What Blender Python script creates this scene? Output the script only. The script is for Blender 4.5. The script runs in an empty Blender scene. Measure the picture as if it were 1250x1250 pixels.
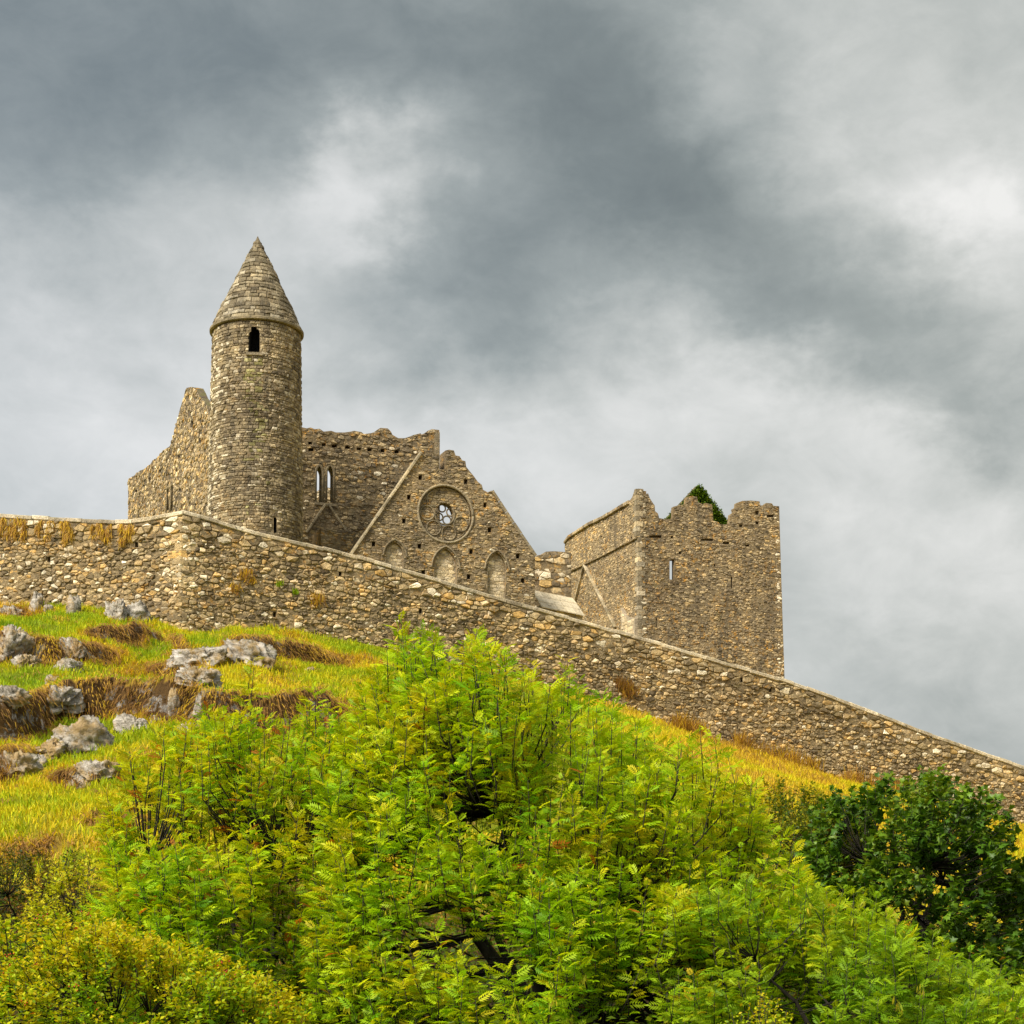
import bpy, math, random
import numpy as np
from mathutils import Vector, Matrix
from mathutils.geometry import tessellate_polygon

random.seed(11)
RNG = np.random.default_rng(11)
scene = bpy.context.scene
COL = scene.collection
PI = math.pi

# ------------------------------------------------------------------ camera
F = 2333.0                       # focal length for a frame 1250 wide
PITCH = math.radians(4.0)
PY0 = 1228.0 - F * math.tan(PITCH)     # where the optical axis meets the frame
CS, SN = math.cos(PITCH), math.sin(PITCH)
CZ = 1.6
cam_d = bpy.data.cameras.new('camera')
cam_d.sensor_width = 36.0
cam_d.lens = 36.0 * F / 1250.0
cam_d.shift_y = (PY0 - 625.0) / 1250.0
cam_d.clip_start = 0.1
cam_d.clip_end = 6000
cam = bpy.data.objects.new('camera', cam_d)
COL.objects.link(cam)
cam.location = (0, 0, CZ)
cam.rotation_euler = (math.radians(90) + PITCH, 0, 0)
scene.camera = cam

def ray(px, py):
    u = (px - 625) / F
    v = (PY0 - py) / F
    return (u, CS - v * SN, SN + v * CS)

def at(px, py, Y):
    r = ray(px, py)
    return (r[0] / r[1] * Y, Y, CZ + r[2] / r[1] * Y)

def proj(p):
    x, y, z = p[0], p[1], p[2] - CZ
    dep = y * CS + z * SN
    up = -y * SN + z * CS
    return 625 + F * x / dep, PY0 - F * up / dep, dep

# ------------------------------------------------------------------ light
SUN_DIR = Vector((-0.50, -0.56, 0.74)).normalized()      # towards the sun
SUN_EL = math.asin(SUN_DIR.z)
SUN_AZ = math.atan2(SUN_DIR.x, SUN_DIR.y)
sun_d = bpy.data.lights.new('sun', 'SUN')
sun_d.energy = 4.9
sun_d.angle = math.radians(22)
sun_d.color = (1.0, 0.91, 0.77)
sun = bpy.data.objects.new('sun', sun_d)
COL.objects.link(sun)
sun.rotation_euler = SUN_DIR.to_track_quat('Z', 'Y').to_euler()

scene.view_settings.view_transform = 'Standard'
scene.view_settings.look = 'None'
scene.view_settings.exposure = 0.3
scene.view_settings.gamma = 1.0
scene.render.engine = 'CYCLES'
scene.cycles.use_denoising = True
scene.cycles.max_bounces = 6
scene.cycles.diffuse_bounces = 3
scene.cycles.glossy_bounces = 2
scene.cycles.transmission_bounces = 4

class Nodes:
    def __init__(self, tree):
        self.t = tree
        self.t.nodes.clear()
    def n(self, kind, **kw):
        nd = self.t.nodes.new(kind)
        for k, v in kw.items():
            setattr(nd, k, v)
        return nd
    def set(self, sock, v):
        if isinstance(v, bpy.types.NodeSocket):
            self.t.links.new(v, sock)
        elif isinstance(v, (tuple, list)) and len(v) == 3 and sock.type == 'RGBA':
            sock.default_value = (*v, 1)
        else:
            sock.default_value = v
    def math(self, op, a, b=0.0, clamp=False):
        m = self.n('ShaderNodeMath', operation=op)
        m.use_clamp = clamp
        self.set(m.inputs[0], a)
        self.set(m.inputs[1], b)
        return m.outputs[0]
    def mix(self, fac, a, b, mode='MIX'):
        m = self.n('ShaderNodeMix', data_type='RGBA', blend_type=mode)
        self.set(m.inputs['Factor'], fac)
        self.set(m.inputs[6], a)
        self.set(m.inputs[7], b)
        return m.outputs[2]
    def ramp(self, fac, stops, interp='LINEAR'):
        r = self.n('ShaderNodeValToRGB')
        r.color_ramp.interpolation = interp
        e = r.color_ramp.elements
        while len(e) < len(stops):
            e.new(0.5)
        for el, (p, c) in zip(e, stops):
            el.position = p
            el.color = (*c, 1) if len(c) == 3 else c
        self.set(r.inputs[0], fac)
        return r.outputs[0]
    def step(self, val, a, b):
        m = self.n('ShaderNodeMapRange', interpolation_type='SMOOTHSTEP')
        self.set(m.inputs[0], val)
        m.inputs[1].default_value = a
        m.inputs[2].default_value = b
        return m.outputs[0]
    def noise(self, vec, scale, detail=4.0, rough=0.55, dist=0.0, out=0):
        m = self.n('ShaderNodeTexNoise')
        self.set(m.inputs['Vector'], vec)
        m.inputs['Scale'].default_value = scale
        m.inputs['Detail'].default_value = detail
        m.inputs['Roughness'].default_value = rough
        m.inputs['Distortion'].default_value = dist
        return m.outputs[out]
    def scaled(self, vec, s):
        m = self.n('ShaderNodeVectorMath', operation='MULTIPLY')
        self.set(m.inputs[0], vec)
        m.inputs[1].default_value = s
        return m.outputs[0]

# ------------------------------------------------------------------ sky
world = bpy.data.worlds.new('World')
scene.world = world
world.use_nodes = True
def build_sky():
    N = Nodes(world.node_tree)
    tc = N.n('ShaderNodeTexCoord').outputs['Generated']
    sep = N.n('ShaderNodeSeparateXYZ')
    N.set(sep.inputs[0], tc)
    az = N.math('ARCTAN2', sep.outputs[0], sep.outputs[1])
    el = N.math('ARCSINE', sep.outputs[2])
    cloudv = N.scaled(tc, (1.0, 1.0, 1.5))
    wn = N.noise(cloudv, 9.0, 5.0, 0.55, 0.0, 1)
    ws = N.n('ShaderNodeSeparateColor')
    N.set(ws.inputs[0], wn)
    wn2 = N.noise(cloudv, 28.0, 5.0, 0.6, 0.0, 1)
    ws2 = N.n('ShaderNodeSeparateColor')
    N.set(ws2.inputs[0], wn2)
    def warp(v, ch):
        a = N.math('MULTIPLY', N.math('SUBTRACT', ws.outputs[ch], 0.5), 0.10)
        b = N.math('MULTIPLY', N.math('SUBTRACT', ws2.outputs[ch], 0.5), 0.05)
        return N.math('ADD', v, N.math('ADD', a, b))
    az = warp(az, 0)
    el = warp(el, 1)
    # cloud masses: frame position, half sizes (px), tilt, brightness
    masses = [
        (60, 30, 360, 170, 12, -0.40), (470, 20, 260, 120, 0, -0.26), (800, 190, 210, 150, -20, -0.30),
        (590, 330, 180, 110, 20, -0.28), (960, 330, 260, 80, -28, -0.20), (1150, 470, 190, 70, -32, -0.15),
        (700, 40, 200, 90, 0, -0.14), (415, 250, 85, 60, 50, 0.28), (470, 190, 70, 60, 30, 0.16), (1190, 270, 110, 60, -35, 0.30),
        (1040, 120, 130, 70, 20, 0.12), (900, 460, 200, 60, 10, 0.16), (560, 560, 260, 90, 0, 0.20), (150, 560, 280, 170, 0, 0.20),
        (1150, 660, 180, 110, 0, 0.20), (1120, 860, 160, 60, -25, -0.09), (860, 100, 60, 50, 0, 0.14), (240, 300, 150, 90, 0, 0.05),
        (30, 200, 190, 90, 0, -0.10), (700, 480, 120, 60, 20, -0.06), (1050, 520, 120, 40, -20, 0.10),
    ]
    lum = None
    for px, py, sx, sy, rot, amp in masses:
        r = ray(px, py)
        a0 = math.atan2(r[0], r[1])
        e0 = math.asin(r[2] / math.sqrt(r[0]**2 + r[1]**2 + r[2]**2))
        c, s = math.cos(math.radians(rot)), math.sin(math.radians(rot))
        da = N.math('SUBTRACT', az, a0)
        de = N.math('SUBTRACT', el, e0)
        p = N.math('ADD', N.math('MULTIPLY', da, c * F / sx), N.math('MULTIPLY', de, s * F / sx))
        q = N.math('ADD', N.math('MULTIPLY', da, -s * F / sy), N.math('MULTIPLY', de, c * F / sy))
        d2 = N.math('ADD', N.math('MULTIPLY', p, p), N.math('MULTIPLY', q, q))
        g = N.math('MULTIPLY', N.math('POWER', 2.718, N.math('MULTIPLY', d2, -1.0)), amp)
        lum = g if lum is None else N.math('ADD', lum, g)
    soft = N.noise(cloudv, 6.0, 7.0, 0.6, 0.25)
    fine = N.noise(cloudv, 22.0, 8.0, 0.62, 0.4)
    lum = N.math('ADD', lum, N.math('MULTIPLY', N.math('SUBTRACT', soft, 0.5), 0.42))
    lum = N.math('ADD', lum, N.math('MULTIPLY', N.math('SUBTRACT', fine, 0.5), 0.30))
    lum = N.math('ADD', lum, 0.70, True)
    grey = N.ramp(lum, [(0.0, (0.108, 0.128, 0.134)), (0.25, (0.180, 0.207, 0.207)), (0.5, (0.30, 0.329, 0.322)), (0.72, (0.47, 0.488, 0.472)), (1.0, (0.70, 0.70, 0.685))])
    sky = N.n('ShaderNodeTexSky', sky_type='NISHITA')
    sky.sun_disc = False
    sky.sun_elevation = SUN_EL
    sky.sun_rotation = SUN_AZ
    BG = 0.1
    cl = N.mix(1.0, grey, (1 / BG, 1 / BG, 1 / BG), 'MULTIPLY')
    # thin cloud lets some blue through, most of all low in the north-east (left)
    thin = N.math('ADD', N.math('MULTIPLY', N.math('MULTIPLY', az, -1.0), 0.34), 0.08, True)
    col = N.mix(thin, cl, sky.outputs[0])
    bg = N.n('ShaderNodeBackground')
    N.set(bg.inputs[0], col)
    bg.inputs[1].default_value = BG
    out = N.n('ShaderNodeOutputWorld')
    N.t.links.new(bg.outputs[0], out.inputs[0])
build_sky()

# ------------------------------------------------------------------ helpers
def new_mesh(name, V, Fc, tint=None, smooth=False):
    me = bpy.data.meshes.new(name)
    me.from_pydata([tuple(v) for v in V], [], Fc)
    if tint is not None:
        a = me.color_attributes.new('tint', 'FLOAT_COLOR', 'POINT')
        t = np.ones((len(V), 4), np.float32)
        t[:, :np.asarray(tint).shape[1]] = tint
        a.data.foreach_set('color', t.ravel())
    if smooth:
        me.polygons.foreach_set('use_smooth', np.ones(len(me.polygons), bool))
    return me

def mesh_np(name, V, Q, tint=None, smooth=False):
    """V (n,3), Q (m,k) same-size faces."""
    me = bpy.data.meshes.new(name)
    V = np.asarray(V, np.float32)
    Q = np.asarray(Q, np.int32)
    m, k = Q.shape
    me.vertices.add(len(V))
    me.vertices.foreach_set('co', V.ravel())
    me.loops.add(m * k)
    me.loops.foreach_set('vertex_index', Q.ravel())
    me.polygons.add(m)
    me.polygons.foreach_set('loop_start', np.arange(m, dtype=np.int32) * k)
    me.update(calc_edges=True)
    if tint is not None:
        a = me.color_attributes.new('tint', 'FLOAT_COLOR', 'POINT')
        t = np.ones((len(V), 4), np.float32)
        t[:, :tint.shape[1]] = tint
        a.data.foreach_set('color', t.ravel())
    if smooth:
        me.polygons.foreach_set('use_smooth', np.ones(m, bool))
    return me

def obj(name, me, mat=None, parent=None, loc=None):
    o = bpy.data.objects.new(name, me)
    COL.objects.link(o)
    if me is not None and mat is not None and not me.materials:
        me.materials.append(mat)
    if parent is not None:
        o.parent = parent
        o.matrix_parent_inverse = Matrix.Translation(-Vector(parent.location))
    if loc is not None:
        o.location = loc
    return o

def tag(o, label=None, cat=None, group=None, kind=None):
    if label: o['label'] = label
    if cat: o['category'] = cat
    if group: o['group'] = group
    if kind: o['kind'] = kind
    return o

def empty(name, loc, label, cat, group=None):
    o = bpy.data.objects.new(name, None)
    COL.objects.link(o)
    o.location = loc
    o.empty_display_size = 0.5
    return tag(o, label, cat, group, 'thing')

def hash2(ix, iy, seed):
    h = (ix.astype(np.int64) * 374761393 + iy.astype(np.int64) * 668265263 + seed * 1442695041) & 0x7fffffff
    h = ((h ^ (h >> 13)) * 1274126177) & 0x7fffffff
    h = h ^ (h >> 16)
    return (h & 0xffff) / 65535.0

def vnoise(x, y, seed=0):
    x = np.asarray(x, float); y = np.asarray(y, float)
    ix = np.floor(x); iy = np.floor(y)
    fx = x - ix; fy = y - iy
    fx = fx * fx * (3 - 2 * fx); fy = fy * fy * (3 - 2 * fy)
    a = hash2(ix, iy, seed); b = hash2(ix + 1, iy, seed)
    c = hash2(ix, iy + 1, seed); d = hash2(ix + 1, iy + 1, seed)
    return (a * (1 - fx) + b * fx) * (1 - fy) + (c * (1 - fx) + d * fx) * fy

def fbm(x, y, seed=0, octv=4):
    s = 0.0; a = 0.5; t = 0.0
    for i in range(octv):
        s = s + a * vnoise(x * 2**i + 17.3 * i, y * 2**i - 9.1 * i, seed + i)
        t += a
        a *= 0.5
    return s / t - 0.5

def sstep(x, a, b):
    t = np.clip((np.asarray(x, float) - a) / (b - a), 0, 1)
    return t * t * (3 - 2 * t)

# ------------------------------------------------------------------ materials
def principled(N, col, rough=0.9, bump=None, bstr=0.5, bdist=0.03, spec=0.25):
    p = N.n('ShaderNodeBsdfPrincipled')
    N.set(p.inputs['Base Color'], col)
    N.set(p.inputs['Roughness'], rough)
    p.inputs['Specular IOR Level'].default_value = spec
    if bump is not None:
        b = N.n('ShaderNodeBump')
        b.inputs['Strength'].default_value = bstr
        b.inputs['Distance'].default_value = bdist
        N.set(b.inputs['Height'], bump)
        N.t.links.new(b.outputs[0], p.inputs['Normal'])
    out = N.n('ShaderNodeOutputMaterial')
    N.t.links.new(p.outputs[0], out.inputs[0])
    return p

def stone_material(name, palette, orange=0.35, white=0.3, moss=0.25, streak=0.4, gain=1.72):
    m = bpy.data.materials.new(name)
    m.use_nodes = True
    N = Nodes(m.node_tree)
    pos = N.n('ShaderNodeNewGeometry').outputs['Position']
    at_ = N.n('ShaderNodeAttribute', attribute_name='tint')
    sp = N.n('ShaderNodeSeparateColor')
    N.set(sp.inputs[0], at_.outputs['Color'])
    col = N.ramp(sp.outputs[0], palette)
    val = N.math('ADD', N.math('MULTIPLY', sp.outputs[1], 0.55), 0.70)
    vc = N.n('ShaderNodeCombineColor')
    for i in range(3):
        N.set(vc.inputs[i], val)
    col = N.mix(1.0, col, vc.outputs[0], 'MULTIPLY')
    mott = N.noise(pos, 6.0, 8.0, 0.75)
    col = N.mix(1.0, col, N.ramp(mott, [(0.28, (0.36, 0.34, 0.31)), (0.47, (0.95, 0.95, 0.95)), (0.56, (1.15, 1.13, 1.08)), (0.72, (1.75, 1.68, 1.5))]), 'MULTIPLY')
    zone = N.noise(pos, 0.55, 5.0, 0.6)
    col = N.mix(0.9, col, N.ramp(zone, [(0.32, (0.66, 0.63, 0.60)), (0.5, (1, 1, 1)), (0.68, (1.28, 1.22, 1.1))]), 'MULTIPLY')
    # weather streaks that ran down the wall
    st = N.noise(N.scaled(pos, (1.5, 1.5, 0.16)), 0.9, 5.0, 0.6)
    col = N.mix(N.math('MULTIPLY', N.step(st, 0.48, 0.68), streak), col, (0.07, 0.062, 0.05))
    # orange, white and green growth
    big = N.noise(pos, 0.45, 3.0, 0.6)
    o1 = N.noise(pos, 3.3, 5.0, 0.7)
    om = N.math('MULTIPLY', N.step(o1, 0.52, 0.66), N.step(big, 0.42, 0.62))
    col = N.mix(N.math('MULTIPLY', om, orange), col, (0.40, 0.215, 0.035))
    w1 = N.noise(N.scaled(pos, (1, 1, 1.4)), 2.3, 6.0, 0.75)
    wm = N.math('MAXIMUM', N.math('MULTIPLY', N.step(w1, 0.60, 0.72), white), N.math('MULTIPLY', sp.outputs[2], N.step(mott, 0.34, 0.5)))
    col = N.mix(wm, col, (0.58, 0.54, 0.45))
    g1 = N.noise(pos, 1.7, 6.0, 0.7)
    nz = N.n('ShaderNodeSeparateXYZ')
    N.set(nz.inputs[0], N.n('ShaderNodeNewGeometry').outputs['Normal'])
    gm = N.math('ADD', N.step(g1, 0.60, 0.72), N.math('MULTIPLY', N.step(nz.outputs[2], 0.3, 0.9), N.step(g1, 0.42, 0.6)), True)
    col = N.mix(N.math('MULTIPLY', gm, moss), col, (0.085, 0.095, 0.018))
    if gain != 1.0:
        col = N.mix(1.0, col, (gain * 1.05, gain * 1.0, gain * 0.88), 'MULTIPLY')
    b = N.math('ADD', N.noise(pos, 9.0, 8.0, 0.7), N.math('MULTIPLY', N.noise(pos, 34.0, 3.0, 0.6), 0.35))
    principled(N, col, 0.92, b, 1.0, 0.10)
    return m

PAL_WALL = [(0.0, (0.10, 0.08, 0.055)), (0.25, (0.19, 0.155, 0.10)), (0.5, (0.27, 0.215, 0.13)), (0.7, (0.34, 0.28, 0.18)), (0.86, (0.37, 0.25, 0.10)), (0.93, (0.48, 0.44, 0.36)), (1.0, (0.62, 0.59, 0.52))]
PAL_TOWER = [(0.0, (0.12, 0.10, 0.075)), (0.3, (0.20, 0.17, 0.12)), (0.6, (0.27, 0.23, 0.16)), (0.85, (0.33, 0.285, 0.205)), (0.95, (0.46, 0.43, 0.36)), (1.0, (0.60, 0.58, 0.52))]
PAL_CATH = [(0.0, (0.10, 0.085, 0.065)), (0.3, (0.18, 0.15, 0.11)), (0.6, (0.25, 0.21, 0.145)), (0.85, (0.32, 0.265, 0.175)), (0.95, (0.36, 0.26, 0.12)), (1.0, (0.55, 0.52, 0.45))]
M = {}
M['wall'] = stone_material('boundary_rubble', PAL_WALL, 0.55, 0.5, 0.3, 0.25)
M['tower'] = stone_material('tower_stone', PAL_TOWER, 0.2, 0.4, 0.30, 0.5, 1.45)
M['tower_moss'] = stone_material('mossy_tower_stone', [(0.0, (0.15, 0.14, 0.06)), (0.5, (0.24, 0.23, 0.11)), (1.0, (0.36, 0.35, 0.21))], 0.05, 0.3, 0.5, 0.2, 1.35)
M['cath'] = stone_material('cathedral_stone', PAL_CATH, 0.85, 0.3, 0.4, 0.55, 1.85)
M['castle'] = stone_material('tower_house_stone', PAL_CATH, 0.95, 0.25, 0.3, 0.75, 1.9)
M['dress'] = stone_material('dressed_stone', [(0, (0.19, 0.165, 0.12)), (0.5, (0.25, 0.22, 0.165)), (1, (0.32, 0.285, 0.215))], 0.3, 0.35, 0.4, 0.35, 1.25)
M['pale'] = stone_material('pale_infill_stone', [(0, (0.34, 0.28, 0.19)), (0.5, (0.46, 0.40, 0.29)), (1, (0.56, 0.50, 0.40))], 0.15, 0.5, 0.1, 0.2, 1.5)
M['coping'] = stone_material('lime_coping', [(0, (0.34, 0.30, 0.235)), (0.5, (0.42, 0.38, 0.31)), (1, (0.50, 0.46, 0.39))], 0.2, 0.5, 0.45, 0.25, 1.45)
M['cone'] = stone_material('cone_roof_stone', [(0.0, (0.13, 0.115, 0.085)), (0.4, (0.23, 0.20, 0.145)), (0.8, (0.33, 0.295, 0.22)), (1.0, (0.55, 0.52, 0.45))], 0.15, 0.35, 0.35, 0.4, 1.05)

def mortar_material(name, c):
    m = bpy.data.materials.new(name)
    m.use_nodes = True
    N = Nodes(m.node_tree)
    pos = N.n('ShaderNodeNewGeometry').outputs['Position']
    n1 = N.noise(pos, 5.0, 7.0, 0.7)
    col = N.ramp(n1, [(0.25, tuple(x * 0.5 for x in c)), (0.6, c), (0.8, tuple(x * 1.6 for x in c))])
    principled(N, col, 0.95, n1, 0.8, 0.08)
    return m
M['mortar'] = stone_material('old_mortar', [(0.0, (0.235, 0.19, 0.125)), (1.0, (0.235, 0.19, 0.125))], 0.6, 0.3, 0.35, 0.45, 1.6)
M['mortar_wall'] = stone_material('wall_mortar', [(0.0, (0.25, 0.20, 0.125)), (1.0, (0.25, 0.20, 0.125))], 0.45, 0.4, 0.3, 0.3, 1.6)
M['hollow_shade'] = mortar_material('painted_interior_shade', (0.022, 0.019, 0.015))  # near-black colour stands in for shade inside the tower openings
M['rake'] = stone_material('weathered_rake_stone', [(0, (0.26, 0.23, 0.17)), (0.5, (0.33, 0.295, 0.225)), (1, (0.40, 0.365, 0.29))], 0.3, 0.5, 0.35, 0.3, 1.35)
M['mortar_pale'] = mortar_material('lime_mortar', (0.46, 0.385, 0.27))

def rock_material():
    m = bpy.data.materials.new('limestone_outcrop')
    m.use_nodes = True
    N = Nodes(m.node_tree)
    pos = N.n('ShaderNodeNewGeometry').outputs['Position']
    n1 = N.noise(N.scaled(pos, (1, 1, 1.8)), 2.2, 8.0, 0.72)
    col = N.ramp(n1, [(0.30, (0.07, 0.06, 0.05)), (0.42, (0.26, 0.23, 0.185)), (0.54, (0.50, 0.46, 0.39)), (0.72, (0.72, 0.68, 0.61))])
    o = N.noise(pos, 0.9, 5.0, 0.65)
    col = N.mix(N.math('MULTIPLY', N.step(o, 0.46, 0.62), 0.75), col, (0.44, 0.29, 0.10))
    g = N.noise(pos, 1.6, 5.0, 0.65)
    nz = N.n('ShaderNodeSeparateXYZ')
    N.set(nz.inputs[0], N.n('ShaderNodeNewGeometry').outputs['Normal'])
    gm = N.math('MULTIPLY', N.step(nz.outputs[2], 0.45, 0.9), N.step(g, 0.45, 0.6))
    col = N.mix(N.math('MULTIPLY', gm, 0.8), col, (0.14, 0.12, 0.025))
    b = N.math('ADD', n1, N.math('MULTIPLY', N.noise(pos, 11.0, 6.0, 0.7), 0.5))
    principled(N, col, 0.9, b, 0.9, 0.15)
    return m
M['rock'] = rock_material()

def leaf_material(name, stops, trans=0.42, rough=0.5, spec=0.18):
    m = bpy.data.materials.new(name)
    m.use_nodes = True
    N = Nodes(m.node_tree)
    at_ = N.n('ShaderNodeAttribute', attribute_name='tint')
    sp = N.n('ShaderNodeSeparateColor')
    N.set(sp.inputs[0], at_.outputs['Color'])
    col = N.ramp(sp.outputs[0], stops)
    val = N.math('ADD', N.math('MULTIPLY', sp.outputs[1], 0.6), 0.7)
    vc = N.n('ShaderNodeCombineColor')
    for i in range(3):
        N.set(vc.inputs[i], val)
    col = N.mix(1.0, col, vc.outputs[0], 'MULTIPLY')
    p = N.n('ShaderNodeBsdfPrincipled')
    N.set(p.inputs['Base Color'], col)
    p.inputs['Roughness'].default_value = rough
    p.inputs['Specular IOR Level'].default_value = spec
    tr = N.n('ShaderNodeBsdfTranslucent')
    N.set(tr.inputs[0], N.mix(1.0, col, (1.35, 1.25, 0.6), 'MULTIPLY'))
    mx = N.n('ShaderNodeMixShader')
    mx.inputs[0].default_value = trans
    N.t.links.new(p.outputs[0], mx.inputs[1])
    N.t.links.new(tr.outputs[0], mx.inputs[2])
    out = N.n('ShaderNodeOutputMaterial')
    N.t.links.new(mx.outputs[0], out.inputs[0])
    return m
M['ash'] = leaf_material('ash_leaf', [(0.0, (0.06, 0.19, 0.008)), (0.35, (0.15, 0.36, 0.008)), (0.65, (0.32, 0.51, 0.008)), (0.88, (0.54, 0.60, 0.008)), (0.985, (0.52, 0.42, 0.01)), (1.0, (0.40, 0.13, 0.012))])
M['ash_gold'] = leaf_material('golden_ash_leaf', [(0.0, (0.07, 0.17, 0.012)), (0.35, (0.18, 0.35, 0.010)), (0.65, (0.34, 0.47, 0.010)), (0.9, (0.52, 0.53, 0.010)), (1.0, (0.42, 0.20, 0.015))])
M['keys'] = leaf_material('ash_seed_keys', [(0.0, (0.26, 0.33, 0.02)), (0.6, (0.46, 0.42, 0.02)), (1.0, (0.55, 0.43, 0.03))], 0.35)
M['sycamore'] = leaf_material('sycamore_leaf', [(0.0, (0.020, 0.065, 0.006)), (0.45, (0.065, 0.15, 0.008)), (0.8, (0.15, 0.25, 0.010)), (0.95, (0.16, 0.23, 0.012)), (1.0, (0.42, 0.24, 0.03))], 0.30, 0.42, 0.28)
M['hawthorn'] = leaf_material('hawthorn_leaf', [(0.0, (0.09, 0.23, 0.010)), (0.4, (0.22, 0.40, 0.010)), (0.75, (0.42, 0.51, 0.010)), (0.96, (0.58, 0.48, 0.010)), (1.0, (0.40, 0.11, 0.012))])
M['olive'] = leaf_material('olive_hawthorn_leaf', [(0.0, (0.04, 0.09, 0.010)), (0.5, (0.12, 0.18, 0.010)), (0.8, (0.28, 0.28, 0.012)), (1.0, (0.46, 0.34, 0.012))])
M['bramble'] = leaf_material('bramble_leaf', [(0.0, (0.025, 0.05, 0.010)), (0.4, (0.07, 0.10, 0.012)), (0.75, (0.16, 0.14, 0.015)), (1.0, (0.28, 0.12, 0.02))])
M['yellowleaf'] = leaf_material('yellow_shrub_leaf', [(0.0, (0.10, 0.17, 0.012)), (0.5, (0.40, 0.46, 0.012)), (1.0, (0.64, 0.56, 0.02))])
M['ivy'] = leaf_material('ivy_leaf', [(0.0, (0.03, 0.085, 0.008)), (0.5, (0.09, 0.17, 0.008)), (1.0, (0.20, 0.25, 0.012))], 0.2)
M['blade'] = leaf_material('grass_blade', [(0.0, (0.15, 0.29, 0.010)), (0.3, (0.36, 0.46, 0.010)), (0.5, (0.62, 0.56, 0.012)), (0.7, (0.70, 0.48, 0.03)), (0.85, (0.38, 0.22, 0.06)), (1.0, (0.23, 0.12, 0.038))], 0.35, 0.6, 0.15)
M['berry'] = leaf_material('red_berry', [(0.0, (0.42, 0.035, 0.012)), (1.0, (0.55, 0.07, 0.015))], 0.05, 0.3, 0.5)

def bark_material():
    m = bpy.data.materials.new('bark')
    m.use_nodes = True
    N = Nodes(m.node_tree)
    pos = N.n('ShaderNodeNewGeometry').outputs['Position']
    n1 = N.noise(N.scaled(pos, (1, 1, 0.25)), 14.0, 5.0, 0.65)
    col = N.ramp(n1, [(0.3, (0.018, 0.016, 0.012)), (0.7, (0.06, 0.05, 0.035))])
    principled(N, col, 0.9, n1, 0.6, 0.02)
    return m
M['bark'] = bark_material()

# ------------------------------------------------------------------ plane frames of the buildings
ANG = math.radians(21.2)
E1 = (math.cos(ANG), math.sin(ANG))
E2 = (-math.sin(ANG), math.cos(ANG))
NF = (math.sin(ANG), -math.cos(ANG))       # faces the camera
NL = (-math.cos(ANG), -math.sin(ANG))      # faces left

class Plane:
    def __init__(self, px, Y, d, n, py=640):
        r = ray(px, py)
        self.o = (r[0] / r[1] * Y, Y)
        self.d = d
        self.n = n
    def uv(self, px, py):
        rx, ry, rz = ray(px, py)
        ox, oy = self.o
        dx, dy = self.d
        det = -rx * dy + dx * ry
        t = (ox * (-dy) + dx * oy) / det
        u = (rx * oy - ry * ox) / det
        return (u, CZ + t * rz)
    def poly(self, pts):
        return [self.uv(*p) for p in pts]
    def P(self, u, z, n=0.0):
        return (self.o[0] + self.d[0] * u + self.n[0] * n, self.o[1] + self.d[1] * u + self.n[1] * n, z)
    def shifted(self, n):
        q = Plane.__new__(Plane)
        q.o = (self.o[0] + self.n[0] * n, self.o[1] + self.n[1] * n)
        q.d, q.n = self.d, self.n
        return q

# ------------------------------------------------------------------ masonry
def power_cells(u0, u1, v0, v1, du, dv, jit, wvar):
    """irregular stone outlines: a power diagram on a jittered running bond"""
    nu = int((u1 - u0) / du) + 3
    nv = int((v1 - v0) / dv) + 3
    S = {}
    for j in range(-1, nv):
        off = random.random()
        for i in range(-1, nu):
            S[i, j] = (i + off * 0.3 + (0.5 if j % 2 else 0) + random.uniform(-jit, jit), j + random.uniform(-jit, jit) * 0.7, random.random()**2 * wvar)
    cells = []
    nb = [(a, b) for a in (-2, -1, 0, 1, 2) for b in (-2, -1, 0, 1, 2) if (a or b)]
    nb.sort(key=lambda q: q[0]**2 + q[1]**2)
    for (i, j), (x, y, w) in S.items():
        poly = [(x - 1.2, y - 1.2), (x + 1.2, y - 1.2), (x + 1.2, y + 1.2), (x - 1.2, y + 1.2)]
        for a, b in nb:
            q = S.get((i + a, j + b))
            if q is None:
                continue
            nx, ny = 2 * (q[0] - x), 2 * (q[1] - y)
            c = q[0]**2 + q[1]**2 - x * x - y * y - q[2] + w
            d = [nx * p[0] + ny * p[1] - c for p in poly]
            if max(d) <= 0:
                continue
            out = []
            k = len(poly)
            for m_ in range(k):
                p, r = poly[m_], poly[(m_ + 1) % k]
                d0, d1 = d[m_], d[(m_ + 1) % k]
                if d0 <= 0:
                    out.append(p)
                if (d0 < 0 < d1) or (d1 < 0 < d0):
                    t = d0 / (d0 - d1)
                    out.append((p[0] + (r[0] - p[0]) * t, p[1] + (r[1] - p[1]) * t))
            poly = out
            if len(poly) < 3:
                break
        if len(poly) >= 3:
            cells.append([(u0 + p[0] * du, v0 + p[1] * dv) for p in poly])
    return cells

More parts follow.
